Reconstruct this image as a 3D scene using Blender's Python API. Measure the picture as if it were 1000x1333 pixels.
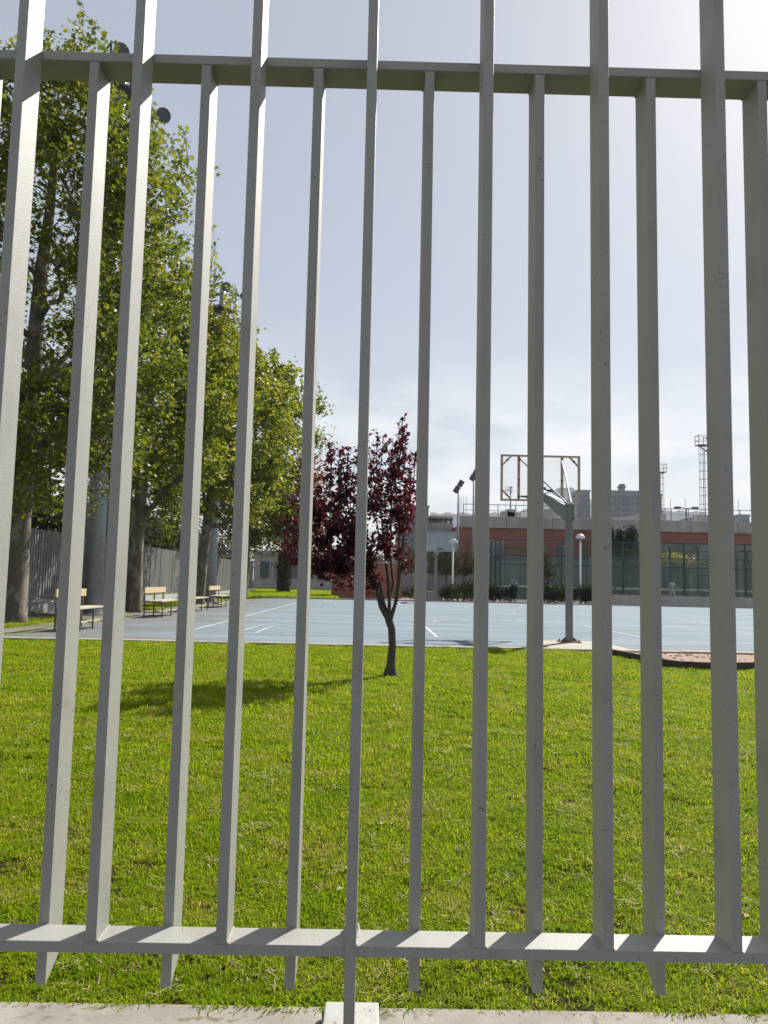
import bpy, bmesh, math, random
import numpy as np
from mathutils import Vector, Matrix
R = math.radians
random.seed(7); rng = np.random.default_rng(11)
scene = bpy.context.scene
C = scene.collection
for o in list(bpy.data.objects): bpy.data.objects.remove(o)

# ------------------------------------------------------------------ camera
CAM = Vector((0, 0, 1.03)); F = 1002.0
PITCH, YAW, ROLL = R(5.25), R(0.6), R(1.25)
fw = Vector((math.sin(YAW)*math.cos(PITCH), math.cos(YAW)*math.cos(PITCH), math.sin(PITCH)))
r0 = Vector((math.cos(YAW), -math.sin(YAW), 0)); u0 = r0.cross(fw)
rt = r0*math.cos(ROLL) + u0*math.sin(ROLL); up = u0*math.cos(ROLL) - r0*math.sin(ROLL)
cd = bpy.data.cameras.new('camera'); cam = bpy.data.objects.new('camera', cd); C.objects.link(cam)
cam.matrix_world = Matrix(((rt.x, up.x, -fw.x, CAM.x), (rt.y, up.y, -fw.y, CAM.y), (rt.z, up.z, -fw.z, CAM.z), (0, 0, 0, 1)))
cd.sensor_fit = 'VERTICAL'; cd.sensor_height = 34.6; cd.lens = 34.6*F/1333.0
cd.clip_start = .05; cd.clip_end = 6000
scene.camera = cam
# ------------------------------------------------------------------ world and sun
SUN_AZ, SUN_EL = R(35), R(40)
w = bpy.data.worlds.new('World'); scene.world = w; w.use_nodes = True
nt = w.node_tree; nt.nodes.clear()
N = nt.nodes.new; L = nt.links.new
sky = N('ShaderNodeTexSky'); sky.sky_type = 'NISHITA'; sky.sun_disc = False
sky.sun_elevation = SUN_EL; sky.sun_rotation = SUN_AZ
sky.air_density = 1.0; sky.dust_density = 1.0; sky.ozone_density = 1.0; sky.altitude = 20
tc = N('ShaderNodeTexCoord'); sep = N('ShaderNodeSeparateXYZ'); L(tc.outputs['Generated'], sep.inputs[0])
# thin high haze: desaturate the blue a little and lift towards white with low streaky cloud
mp = N('ShaderNodeMapping'); mp.inputs['Scale'].default_value = (3.0, 3.0, 9.0); L(tc.outputs['Generated'], mp.inputs[0])
cn = N('ShaderNodeTexNoise'); cn.inputs['Scale'].default_value = 2.6; cn.inputs['Detail'].default_value = 7; cn.inputs['Roughness'].default_value = .55
L(mp.outputs[0], cn.inputs[0])
cr = N('ShaderNodeMapRange'); cr.inputs[1].default_value = .34; cr.inputs[2].default_value = .66; L(cn.outputs[0], cr.inputs[0])
el = N('ShaderNodeMapRange'); el.interpolation_type = 'SMOOTHSTEP'
el.inputs[1].default_value = .34; el.inputs[2].default_value = .16; L(sep.outputs[2], el.inputs[0])
mu = N('ShaderNodeMath'); mu.operation = 'MULTIPLY'; L(cr.outputs[0], mu.inputs[0]); L(el.outputs[0], mu.inputs[1])
mu2 = N('ShaderNodeMath'); mu2.operation = 'MULTIPLY_ADD'; L(mu.outputs[0], mu2.inputs[0]); mu2.inputs[1].default_value = .72; mu2.inputs[2].default_value = .0
veil = N('ShaderNodeMixRGB'); veil.inputs[0].default_value = .5; L(sky.outputs[0], veil.inputs[1]); veil.inputs[2].default_value = (6.75, 7.05, 7.55, 1)
mix = N('ShaderNodeMixRGB'); L(mu2.outputs[0], mix.inputs[0]); L(veil.outputs[0], mix.inputs[1]); mix.inputs[2].default_value = (11.2, 11.1, 11.0, 1)
bg = N('ShaderNodeBackground'); bg.inputs[1].default_value = .0565; L(mix.outputs[0], bg.inputs[0])
wo = N('ShaderNodeOutputWorld'); L(bg.outputs[0], wo.inputs[0])
sl = bpy.data.lights.new('sun', 'SUN'); sl.energy = 5.0; sl.angle = R(.55); sl.color = (1, .955, .88)
so = bpy.data.objects.new('sun', sl); C.objects.link(so); so.location = (20, 30, 40)
sd = Vector((math.sin(SUN_AZ)*math.cos(SUN_EL), math.cos(SUN_AZ)*math.cos(SUN_EL), math.sin(SUN_EL)))
so.rotation_euler = sd.to_track_quat('Z', 'Y').to_euler()
scene.view_settings.view_transform = 'Standard'; scene.view_settings.look = 'None'
scene.view_settings.exposure = 0.82; scene.view_settings.gamma = 1.0
scene.render.resolution_x = 768; scene.render.resolution_y = 1024
scene.render.engine = 'CYCLES'
scene.cycles.max_bounces = 8; scene.cycles.transparent_max_bounces = 16

# ------------------------------------------------------------------ helpers
def at(px, py, Y):
    d = fw + rt*((px-500)/F) + up*((666.5-py)/F)
    return CAM + d*((Y-CAM.y)/d.y)
def gnd(px, py, z=0.0):
    d = fw + rt*((px-500)/F) + up*((666.5-py)/F)
    return CAM + d*((z-CAM.z)/d.z)
def tag(o, label=None, cat=None, group=None, kind=None):
    if label: o['label'] = label
    if cat: o['category'] = cat
    if group: o['group'] = group
    if kind: o['kind'] = kind
    return o
def empty(name, loc, rz=0, label=None, cat=None, group=None):
    o = bpy.data.objects.new(name, None); C.objects.link(o); o.location = loc; o.rotation_euler.z = rz
    o.empty_display_size = .2
    return tag(o, label, cat, group)
class MB:
    def __init__(s): s.v = []; s.f = []
    def add(s, vs, fs):
        n = len(s.v); s.v += [tuple(p) for p in vs]; s.f += [tuple(i+n for i in f) for f in fs]; return s
    def box(s, c, d, rz=0, bev=0):
        x, y, z = d[0]/2, d[1]/2, d[2]/2
        m = Matrix.Rotation(rz, 3, 'Z'); c = Vector(c)
        vs = [c + m @ Vector((a*x, b*y, g*z)) for g in (-1, 1) for a, b in ((-1, -1), (1, -1), (1, 1), (-1, 1))]
        return s.add(vs, [(3, 2, 1, 0), (4, 5, 6, 7), (0, 1, 5, 4), (1, 2, 6, 5), (2, 3, 7, 6), (3, 0, 4, 7)])
    def bb(s, x0, x1, y0, y1, z0, z1): return s.box(((x0+x1)/2, (y0+y1)/2, (z0+z1)/2), (x1-x0, y1-y0, z1-z0))
    def tube(s, pts, rad, n=8, cap=True):
        pts = [Vector(p) for p in pts]
        if not hasattr(rad, '__len__'): rad = [rad]*len(pts)
        vs = []; fs = []; prev = None
        for i, p in enumerate(pts):
            t = (pts[min(i+1, len(pts)-1)] - pts[max(i-1, 0)]).normalized()
            if prev is None: a = t.orthogonal().normalized()
            else:
                a = prev - t*prev.dot(t)
                a = a.normalized() if a.length > 1e-4 else t.orthogonal().normalized()
            prev = a; b = t.cross(a)
            for k in range(n):
                th = 2*math.pi*(k+.5)/n
                vs.append(p + (a*math.cos(th) + b*math.sin(th))*rad[i])
        for i in range(len(pts)-1):
            for k in range(n):
                k2 = (k+1) % n
                fs.append((i*n+k, i*n+k2, (i+1)*n+k2, (i+1)*n+k))
        if cap: fs.append(tuple(range(n-1, -1, -1))); fs.append(tuple((len(pts)-1)*n+k for k in range(n)))
        return s.add(vs, fs)
    def beam(s, a, b, w_, h_=None):
        """square bar from a to b"""
        a = Vector(a); b = Vector(b); h_ = h_ or w_
        t = (b-a).normalized(); sd_ = t.cross(Vector((0, 0, 1)))
        if sd_.length < 1e-3: sd_ = Vector((1, 0, 0))
        sd_.normalize(); u = sd_.cross(t)
        vs = [p + sd_*x*w_/2 + u*y*h_/2 for p in (a, b) for x, y in ((-1, -1), (1, -1), (1, 1), (-1, 1))]
        return s.add(vs, [(3, 2, 1, 0), (4, 5, 6, 7), (0, 1, 5, 4), (1, 2, 6, 5), (2, 3, 7, 6), (3, 0, 4, 7)])
    def sph(s, c, r, n=12, m=8, z0=-1):
        c = Vector(c); r = r if hasattr(r, '__len__') else (r, r, r); vs = []; fs = []
        a0 = math.asin(z0)
        for i in range(m+1):
            ph = a0 + (math.pi/2-a0)*i/m
            for k in range(n):
                th = 2*math.pi*k/n
                vs.append(c + Vector((r[0]*math.cos(ph)*math.cos(th), r[1]*math.cos(ph)*math.sin(th), r[2]*math.sin(ph))))
        for i in range(m):
            for k in range(n):
                fs.append((i*n+k, i*n+(k+1) % n, (i+1)*n+(k+1) % n, (i+1)*n+k))
        fs.append(tuple(range(n-1, -1, -1)))
        return s.add(vs, fs)
    def mesh(s, name, mat, smooth=False, bevel=0):
        me = bpy.data.meshes.new(name); me.from_pydata(s.v, [], s.f)
        if bevel:
            bm = bmesh.new(); bm.from_mesh(me)
            bmesh.ops.bevel(bm, geom=bm.edges[:], offset=bevel, segments=2, affect='EDGES', profile=.5)
            bm.to_mesh(me); bm.free()
        me.materials.append(mat); me.validate(); me.update()
        if smooth:
            me.polygons.foreach_set('use_smooth', [True]*len(me.polygons))
        return me
    def build(s, name, mat, parent=None, smooth=False, bevel=0, loc=None):
        o = bpy.data.objects.new(name, s.mesh(name, mat, smooth, bevel)); C.objects.link(o)
        if parent: o.parent = parent
        if loc: o.location = loc
        return o
def put(name, me, parent=None, loc=(0, 0, 0), rz=0, scale=None):
    o = bpy.data.objects.new(name, me); C.objects.link(o); o.location = loc; o.rotation_euler.z = rz
    if parent: o.parent = parent
    if scale: o.scale = scale
    return o
def copy_tree(o, parent=None):
    c = o.copy(); C.objects.link(c)
    if parent: c.parent = parent
    for ch in list(o.children): copy_tree(ch, c)
    return c
def npmesh(name, verts, faces_n, mat, per=3):
    """faces from a flat (n,per) int array"""
    me = bpy.data.meshes.new(name)
    nv = len(verts); nf = len(faces_n)
    me.vertices.add(nv); me.vertices.foreach_set('co', np.ascontiguousarray(verts, dtype=np.float32).ravel())
    me.loops.add(nf*per); me.loops.foreach_set('vertex_index', np.ascontiguousarray(faces_n, dtype=np.int32).ravel())
    me.polygons.add(nf)
    me.polygons.foreach_set('loop_start', np.arange(0, nf*per, per, dtype=np.int32))
    me.polygons.foreach_set('loop_total', np.full(nf, per, dtype=np.int32))
    me.materials.append(mat); me.update(calc_edges=True); me.validate()
    return me

# ------------------------------------------------------------------ materials
def mat(name, col, rough=.7, col2=None, nscale=4, detail=6, bump=0, bscale=40, spec=.5, metal=0, stretch=None, lo=.35, hi=.65,
        col3=None, n3=.6, lo3=.5, hi3=.7, bdist=.01):
    m = bpy.data.materials.new(name); m.use_nodes = True; t = m.node_tree; n = t.nodes; l = t.links
    p = n['Principled BSDF']; p.inputs['Roughness'].default_value = rough; p.inputs['Metallic'].default_value = metal
    p.inputs['Specular IOR Level'].default_value = spec
    p.inputs['Base Color'].default_value = (*col, 1)
    g = n.new('ShaderNodeNewGeometry'); src = g.outputs['Position']
    if stretch:
        mp_ = n.new('ShaderNodeMapping'); mp_.inputs['Scale'].default_value = stretch; l.new(src, mp_.inputs[0]); src2 = mp_.outputs[0]
    else: src2 = src
    last = None
    if col2:
        t1 = n.new('ShaderNodeTexNoise'); t1.inputs['Scale'].default_value = nscale; t1.inputs['Detail'].default_value = detail; l.new(src2, t1.inputs[0])
        r_ = n.new('ShaderNodeMapRange'); r_.inputs[1].default_value = lo; r_.inputs[2].default_value = hi; l.new(t1.outputs[0], r_.inputs[0])
        mx = n.new('ShaderNodeMixRGB'); mx.inputs[1].default_value = (*col, 1); mx.inputs[2].default_value = (*col2, 1); l.new(r_.outputs[0], mx.inputs[0])
        last = mx.outputs[0]
    if col3:
        t2 = n.new('ShaderNodeTexNoise'); t2.inputs['Scale'].default_value = n3; t2.inputs['Detail'].default_value = 5; l.new(src, t2.inputs[0])
        r2 = n.new('ShaderNodeMapRange'); r2.inputs[1].default_value = lo3; r2.inputs[2].default_value = hi3; l.new(t2.outputs[0], r2.inputs[0])
        mx2 = n.new('ShaderNodeMixRGB'); l.new(r2.outputs[0], mx2.inputs[0])
        if last: l.new(last, mx2.inputs[1])
        else: mx2.inputs[1].default_value = (*col, 1)
        mx2.inputs[2].default_value = (*col3, 1); last = mx2.outputs[0]
    if last: l.new(last, p.inputs['Base Color'])
    if bump:
        t3 = n.new('ShaderNodeTexNoise'); t3.inputs['Scale'].default_value = bscale; t3.inputs['Detail'].default_value = 4; l.new(src, t3.inputs[0])
        b = n.new('ShaderNodeBump'); b.inputs['Strength'].default_value = bump; b.inputs['Distance'].default_value = bdist
        l.new(t3.outputs[0], b.inputs['Height']); l.new(b.outputs[0], p.inputs['Normal'])
    return m
def leaf_mat(name, a, b, c, trans=.45, tcol=None, rough=.45):
    """a,b,c: colours spread over leaves by random island/noise"""
    m = bpy.data.materials.new(name); m.use_nodes = True; t = m.node_tree; n = t.nodes; l = t.links
    p = n['Principled BSDF']; p.inputs['Roughness'].default_value = rough; p.inputs['Specular IOR Level'].default_value = .35 if rough < .6 else .08
    g = n.new('ShaderNodeNewGeometry')
    no = n.new('ShaderNodeTexNoise'); no.inputs['Scale'].default_value = 1.1; no.inputs['Detail'].default_value = 3; l.new(g.outputs['Position'], no.inputs[0])
    ad = n.new('ShaderNodeMath'); ad.operation = 'MULTIPLY_ADD'; ad.inputs[1].default_value = .55; l.new(g.outputs['Random Per Island'], ad.inputs[0])
    sc = n.new('ShaderNodeMath'); sc.operation = 'MULTIPLY'; sc.inputs[1].default_value = .74; l.new(no.outputs[0], sc.inputs[0]); l.new(sc.outputs[0], ad.inputs[2])
    r_ = n.new('ShaderNodeValToRGB'); l.new(ad.outputs[0], r_.inputs[0])
    r_.color_ramp.elements[0].position = .15; r_.color_ramp.elements[0].color = (*a, 1)
    r_.color_ramp.elements[1].position = .85; r_.color_ramp.elements[1].color = (*c, 1)
    e = r_.color_ramp.elements.new(.5); e.color = (*b, 1)
    l.new(r_.outputs[0], p.inputs['Base Color'])
    tr = n.new('ShaderNodeBsdfTranslucent')
    if tcol:
        mm = n.new('ShaderNodeMixRGB'); mm.blend_type = 'MULTIPLY'; mm.inputs[0].default_value = 1; l.new(r_.outputs[0], mm.inputs[1]); mm.inputs[2].default_value = (*tcol, 1)
        l.new(mm.outputs[0], tr.inputs[0])
    else: l.new(r_.outputs[0], tr.inputs[0])
    ms = n.new('ShaderNodeMixShader'); ms.inputs[0].default_value = trans
    l.new(p.outputs[0], ms.inputs[1]); l.new(tr.outputs[0], ms.inputs[2])
    l.new(ms.outputs[0], n['Material Output'].inputs[0])
    return m
def glass_mat(name, tint, alpha, rough=.05):
    m = bpy.data.materials.new(name); m.use_nodes = True; t = m.node_tree; n = t.nodes; l = t.links
    p = n['Principled BSDF']; p.inputs['Base Color'].default_value = (*tint, 1); p.inputs['Roughness'].default_value = rough
    tr = n.new('ShaderNodeBsdfTransparent'); ms = n.new('ShaderNodeMixShader'); ms.inputs[0].default_value = alpha
    l.new(tr.outputs[0], ms.inputs[1]); l.new(p.outputs[0], ms.inputs[2]); l.new(ms.outputs[0], n['Material Output'].inputs[0])
    return m
M = {}
M['paint'] = mat('fence_paint', (.325, .325, .295), .55, col2=(.27, .27, .243), nscale=330, bump=.6, bscale=300, bdist=.0015, col3=(.25, .247, .215), n3=6, lo3=.52, hi3=.75)
M['concrete'] = mat('coping_concrete', (.29, .26, .225), .9, col2=(.225, .20, .17), nscale=9, bump=.4, bscale=120, bdist=.003, col3=(.30, .27, .22), n3=40, lo3=.62, hi3=.75)
M['plate'] = mat('white_plate', (.40, .40, .37), .6, col2=(.33, .33, .30), nscale=25, col3=(.2, .15, .1), n3=70, lo3=.68, hi3=.74)
M['pave'] = mat('pavement', (.11, .108, .10), .9, col2=(.08, .08, .077), nscale=6, bump=.3, bscale=60)
M['soil'] = mat('lawn_soil', (.026, .034, .010), .95, col2=(.050, .042, .020), nscale=9, detail=8, bump=.6, bscale=60, bdist=.03)
M['soil'].node_tree.nodes['Principled BSDF'].inputs['Specular IOR Level'].default_value = 0
M['sand'] = mat('sandy_ground', (.20, .17, .13), .95, col2=(.14, .12, .085), nscale=2.2, bump=.5, bscale=30, col3=(.07, .10, .03), n3=.9, lo3=.5, hi3=.62)
M['pink'] = mat('pink_paving', (.29, .18, .14), .9, col2=(.23, .145, .12), nscale=2.5)
M['kerb'] = mat('kerb_concrete', (.33, .29, .245), .9, col2=(.24, .21, .18), nscale=7, bump=.4, bscale=50, col3=(.14, .12, .10), n3=1.8, lo3=.6, hi3=.75)
M['line'] = mat('white_line', (.46, .48, .48), .8, col2=(.27, .31, .34), nscale=6, lo=.45, hi=.75)
M['steel'] = mat('galvanised_steel', (.30, .33, .36), .5, col2=(.24, .26, .29), nscale=6, metal=.35)
M['dsteel'] = mat('dark_steel', (.085, .09, .10), .5, col2=(.06, .065, .07), nscale=8, metal=.2)
M['polegrey'] = mat('pole_grey', (.17, .18, .18), .5, col2=(.13, .14, .14), nscale=7, col3=(.20, .12, .07), n3=9, lo3=.66, hi3=.8)
M['rust'] = mat('rusty_steel', (.24, .12, .07), .8, col2=(.14, .08, .05), nscale=30)
M['tan'] = mat('tan_frame', (.38, .32, .25), .6, col2=(.25, .15, .11), nscale=7, lo=.5, hi=.7)
M['wood'] = mat('bench_wood', (.52, .38, .24), .6, col2=(.45, .32, .19), nscale=9, stretch=(8, .7, 8))
M['woodw'] = mat('pale_plank', (.45, .41, .31), .6, col2=(.38, .34, .25), nscale=9, stretch=(8, .7, 8))
M['legs'] = mat('bench_legs', (.12, .09, .065), .6, col2=(.09, .07, .055), nscale=20)
M['brown'] = mat('edging_brown', (.075, .05, .035), .8, col2=(.05, .035, .028), nscale=10, bump=.3, bscale=60)
M['gravel'] = mat('red_gravel', (.30, .18, .14), .95, col2=(.24, .145, .11), nscale=25, bump=.8, bscale=90, col3=(.24, .17, .12), n3=2.5, lo3=.55, hi3=.7)
M['bark'] = mat('plane_bark', (.10, .085, .06), .9, col2=(.20, .18, .14), nscale=4.5, stretch=(1, 1, .6), lo=.5, hi=.6, bump=.6, bscale=18, bdist=.03)
M['dbark'] = mat('dark_bark', (.045, .038, .032), .9, col2=(.08, .066, .055), nscale=22, bump=.6, bscale=60)
M['ivy'] = mat('shaggy_bark', (.035, .03, .022), .95, col2=(.06, .055, .03), nscale=6, bump=1, bscale=12, bdist=.1)
M['sidefence'] = mat('grey_sheet_fence', (.20, .205, .20), .6, col2=(.26, .265, .25), nscale=1.2, stretch=(1, 1, .3), bump=0)
M['wallgrey'] = mat('grey_wall', (.37, .40, .39), .9, col2=(.30, .325, .315), nscale=2.5, bump=.3, bscale=20)
M['red'] = mat('red_facade', (.29, .115, .085), .85, col2=(.22, .09, .07), nscale=1.1, stretch=(.4, .4, 2))
M['parapet'] = mat('parapet_concrete', (.40, .39, .365), .9, col2=(.30, .29, .27), nscale=1.5, stretch=(1, 1, .25))
M['bluegrey'] = mat('bluegrey_panel', (.22, .24, .28), .6, col2=(.19, .21, .25), nscale=1)
M['brick'] = mat('brick', (.34, .14, .09), .9, col2=(.28, .11, .075), nscale=3)
M['brick2'] = mat('brick_b', (.38, .165, .11), .9, col2=(.31, .13, .085), nscale=3)
M['mortar'] = mat('mortar', (.22, .14, .11), .95)
M['cream'] = mat('cream_render', (.34, .30, .24), .85, col2=(.28, .25, .20), nscale=2)
M['green'] = mat('green_post', (.015, .045, .045), .45)
M['fadegreen'] = mat('mesh_green', (.03, .07, .065), .5)
M['pglass'] = glass_mat('court_glass', (.13, .18, .175), .24)
M['clear'] = glass_mat('clear_acrylic', (.75, .78, .8), .07)
M['fboard'] = glass_mat('frosted_board', (.42, .45, .50), .42, .3)
M['window'] = mat('window_glass', (.035, .055, .06), .12, col2=(.17, .19, .18), nscale=.55, lo=.42, hi=.6, spec=.8)
M['wglass'] = mat('tower_window', (.05, .07, .10), .15, spec=.7)
M['tower'] = mat('tower_render', (.21, .225, .26), .8, col2=(.165, .18, .21), nscale=.12)
M['towerb'] = mat('tower_blue', (.12, .15, .23), .7, col2=(.10, .13, .2), nscale=.1)
M['white'] = mat('white_metal', (.72, .72, .70), .5)
M['lampglass'] = mat('lamp_diffuser', (.62, .64, .64), .35)
M['redbox'] = mat('red_plastic', (.50, .07, .04), .5)
M['hill'] = mat('hill', (.055, .075, .05), .95, col2=(.09, .09, .07), nscale=.01)
M['skin'] = mat('skin', (.42, .26, .18), .6)
M['navy'] = mat('navy_cloth', (.03, .04, .09), .8)
M['whitecloth'] = mat('white_cloth', (.65, .65, .65), .8)
M['bluecloth'] = mat('blue_cloth', (.25, .33, .5), .8)
M['dryleaf'] = mat('dry_leaf', (.20, .14, .07), .8, col2=(.32, .26, .14), nscale=11)
M['planeleaf'] = leaf_mat('plane_leaf', (.032, .062, .007), (.082, .122, .011), (.19, .20, .026), .54, (1.75, 1.6, .7))
M['planeleaf2'] = leaf_mat('plane_leaf_deep', (.028, .054, .008), (.066, .102, .012), (.15, .17, .028), .50, (1.75, 1.6, .7))
M['plumleaf'] = leaf_mat('plum_leaf', (.016, .006, .010), (.032, .008, .015), (.085, .013, .028), .36, (2.2, .7, .9), .5)
M['plumleaf2'] = leaf_mat('red_green_leaf', (.12, .014, .012), (.13, .03, .016), (.12, .10, .03), .4, (1.6, 1.1, .8), .5)
M['smallleaf'] = leaf_mat('olive_leaf', (.030, .038, .014), (.05, .058, .022), (.08, .075, .03), .3, None, .8)
M['shrubleaf'] = leaf_mat('shrub_leaf', (.014, .025, .010), (.024, .040, .014), (.04, .06, .02), .25, None, .8)
M['pineleaf'] = leaf_mat('conifer_leaf', (.014, .028, .014), (.022, .04, .018), (.035, .05, .02), .15, None, .8)
M['yellowleaf'] = leaf_mat('yellow_leaf', (.26, .26, .02), (.35, .33, .03), (.42, .40, .05), .4)

def chips(m, col, sc=60, lo=.70, hi=.73, big=7):
    n = m.node_tree.nodes; l = m.node_tree.links; p = n['Principled BSDF']; prev = p.inputs['Base Color'].links[0].from_socket
    g = n.new('ShaderNodeNewGeometry'); a = n.new('ShaderNodeTexNoise'); a.inputs['Scale'].default_value = sc; a.inputs['Detail'].default_value = 3
    b = n.new('ShaderNodeTexNoise'); b.inputs['Scale'].default_value = big; b.inputs['Detail'].default_value = 4
    l.new(g.outputs['Position'], a.inputs[0]); l.new(g.outputs['Position'], b.inputs[0])
    q = n.new('ShaderNodeMath'); q.operation = 'MULTIPLY_ADD'; q.inputs[1].default_value = .45; l.new(b.outputs[0], q.inputs[0]); 
    q2 = n.new('ShaderNodeMath'); q2.operation = 'SUBTRACT'; q2.inputs[1].default_value = .22; l.new(a.outputs[0], q2.inputs[0]); l.new(q2.outputs[0], q.inputs[2])
    r_ = n.new('ShaderNodeMapRange'); r_.inputs[1].default_value = lo-.0; r_.inputs[2].default_value = hi; l.new(q.outputs[0], r_.inputs[0])
    mx = n.new('ShaderNodeMixRGB'); l.new(r_.outputs[0], mx.inputs[0]); l.new(prev, mx.inputs[1]); mx.inputs[2].default_value = (*col, 1); l.new(mx.outputs[0], p.inputs['Base Color'])
chips(M['paint'], (.12, .075, .05), 110, .738, .75, 9)
chips(M['concrete'], (.14, .13, .09), 30, .60, .70, 4)
chips(M['plate'], (.16, .11, .08), 70, .68, .70, 12)
def court_material():
    m = mat('blue_court', (.208, .260, .298), .75, col2=(.155, .205, .248), nscale=.55, stretch=(.22, 1.5, 1), lo=.35, hi=.65, bump=.25, bscale=60, bdist=.004)
    n = m.node_tree.nodes; l = m.node_tree.links; p = n['Principled BSDF']
    prev = p.inputs['Base Color'].links[0].from_socket
    g = n.new('ShaderNodeNewGeometry'); sp = n.new('ShaderNodeSeparateXYZ'); l.new(g.outputs['Position'], sp.inputs[0])
    # dusty, worn paint by the benches (an area of real wear on the surface)
    nz = n.new('ShaderNodeTexNoise'); nz.inputs['Scale'].default_value = .45; nz.inputs['Detail'].default_value = 8; nz.inputs['Roughness'].default_value = .65
    mp_ = n.new('ShaderNodeMapping'); mp_.inputs['Scale'].default_value = (.8, 1.4, 1); l.new(g.outputs['Position'], mp_.inputs[0]); l.new(mp_.outputs[0], nz.inputs[0])
    a = n.new('ShaderNodeMapRange'); a.inputs[1].default_value = -2.2; a.inputs[2].default_value = -5.6; a.inputs[3].default_value = -.06; a.inputs[4].default_value = .30; l.new(sp.outputs[0], a.inputs[0])
    a2 = n.new('ShaderNodeMapRange'); a2.inputs[1].default_value = 14.2; a2.inputs[2].default_value = 12.7; a2.inputs[3].default_value = 0; a2.inputs[4].default_value = .30; l.new(sp.outputs[1], a2.inputs[0])
    b0_ = n.new('ShaderNodeMath'); b0_.operation = 'ADD'; l.new(a.outputs[0], b0_.inputs[0]); l.new(a2.outputs[0], b0_.inputs[1])
    b = n.new('ShaderNodeMath'); b.operation = 'ADD'; l.new(b0_.outputs[0], b.inputs[0]); l.new(nz.outputs[0], b.inputs[1])
    c = n.new('ShaderNodeMapRange'); c.inputs[1].default_value = .50; c.inputs[2].default_value = .82; c.inputs[4].default_value = .8; l.new(b.outputs[0], c.inputs[0])
    mx = n.new('ShaderNodeMixRGB'); l.new(c.outputs[0], mx.inputs[0]); l.new(prev, mx.inputs[1]); mx.inputs[2].default_value = (.150, .135, .120, 1)
    # scuffs and dark streaks
    s_ = n.new('ShaderNodeTexNoise'); s_.inputs['Scale'].default_value = 1.3; s_.inputs['Detail'].default_value = 9; s_.inputs['Roughness'].default_value = .7
    mp2 = n.new('ShaderNodeMapping'); mp2.inputs['Scale'].default_value = (.18, 1.6, 1); mp2.inputs['Location'].default_value = (4, 7, 0); l.new(g.outputs['Position'], mp2.inputs[0]); l.new(mp2.outputs[0], s_.inputs[0])
    d = n.new('ShaderNodeMapRange'); d.inputs[1].default_value = .50; d.inputs[2].default_value = .68; d.inputs[4].default_value = .65; l.new(s_.outputs[0], d.inputs[0])
    mx2 = n.new('ShaderNodeMixRGB'); l.new(d.outputs[0], mx2.inputs[0]); l.new(mx.outputs[0], mx2.inputs[1]); mx2.inputs[2].default_value = (.095, .112, .132, 1)
    l.new(mx2.outputs[0], p.inputs['Base Color'])
    return m
M['court'] = court_material(); M['court'].node_tree.nodes['Principled BSDF'].inputs['Specular IOR Level'].default_value = .12; M['court'].node_tree.nodes['Principled BSDF'].inputs['Roughness'].default_value = .9

def grass_material():
    m = bpy.data.materials.new('grass_blade'); m.use_nodes = True; t = m.node_tree; n = t.nodes; l = t.links
    p = n['Principled BSDF']; p.inputs['Roughness'].default_value = .65; p.inputs['Specular IOR Level'].default_value = .10
    g = n.new('ShaderNodeNewGeometry'); oi = n.new('ShaderNodeObjectInfo')
    no = n.new('ShaderNodeTexNoise'); no.inputs['Scale'].default_value = 2.2; no.inputs['Detail'].default_value = 8; no.inputs['Roughness'].default_value = .72; l.new(g.outputs['Position'], no.inputs[0])
    # combine blade-random, tuft-random and patch noise
    a = n.new('ShaderNodeMath'); a.operation = 'MULTIPLY_ADD'; a.inputs[1].default_value = .30; l.new(g.outputs['Random Per Island'], a.inputs[0])
    b = n.new('ShaderNodeMath'); b.operation = 'MULTIPLY_ADD'; b.inputs[1].default_value = .14; l.new(oi.outputs['Random'], b.inputs[0])
    c = n.new('ShaderNodeMath'); c.operation = 'MULTIPLY'; c.inputs[1].default_value = .74; l.new(no.outputs[0], c.inputs[0])
    l.new(c.outputs[0], b.inputs[2]); l.new(b.outputs[0], a.inputs[2])
    r_ = n.new('ShaderNodeValToRGB'); l.new(a.outputs[0], r_.inputs[0]); cr_ = r_.color_ramp
    cr_.elements[0].position = .24; cr_.elements[0].color = (.035, .075, .006, 1)
    cr_.elements[1].position = .84; cr_.elements[1].color = (.40, .31, .17, 1)
    for ps, co in ((.42, (.105, .190, .004)), (.58, (.190, .280, .005)), (.76, (.270, .300, .020))):
        e = cr_.elements.new(ps); e.color = (*co, 1)
    l.new(r_.outputs[0], p.inputs['Base Color'])
    tr = n.new('ShaderNodeBsdfTranslucent'); mm = n.new('ShaderNodeMixRGB'); mm.blend_type = 'MULTIPLY'; mm.inputs[0].default_value = 1
    l.new(r_.outputs[0], mm.inputs[1]); mm.inputs[2].default_value = (1.5, 1.5, .7, 1); l.new(mm.outputs[0], tr.inputs[0])
    ms = n.new('ShaderNodeMixShader'); ms.inputs[0].default_value = .5
    l.new(p.outputs[0], ms.inputs[1]); l.new(tr.outputs[0], ms.inputs[2]); l.new(ms.outputs[0], n['Material Output'].inputs[0])
    return m
M['grass'] = grass_material()

# ------------------------------------------------------------------ ground and other sheets
FD = 1.75            # fence front plane
S = .281             # pitch of the long bars
BW, BD = .0238, .083 # bar width and depth
KY = FD + .232       # back edge of the coping
LAWN_END = 12.45
COURT0, COURT1 = 12.70, 44.8
def sheet(name, x0, x1, y0, y1, z, m, parent=None):
    o = MB().add([(x0, y0, z), (x1, y0, z), (x1, y1, z), (x0, y1, z)], [(0, 1, 2, 3)]).build(name, m, parent)
    if not parent: tag(o, kind='structure')
    return o
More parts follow.
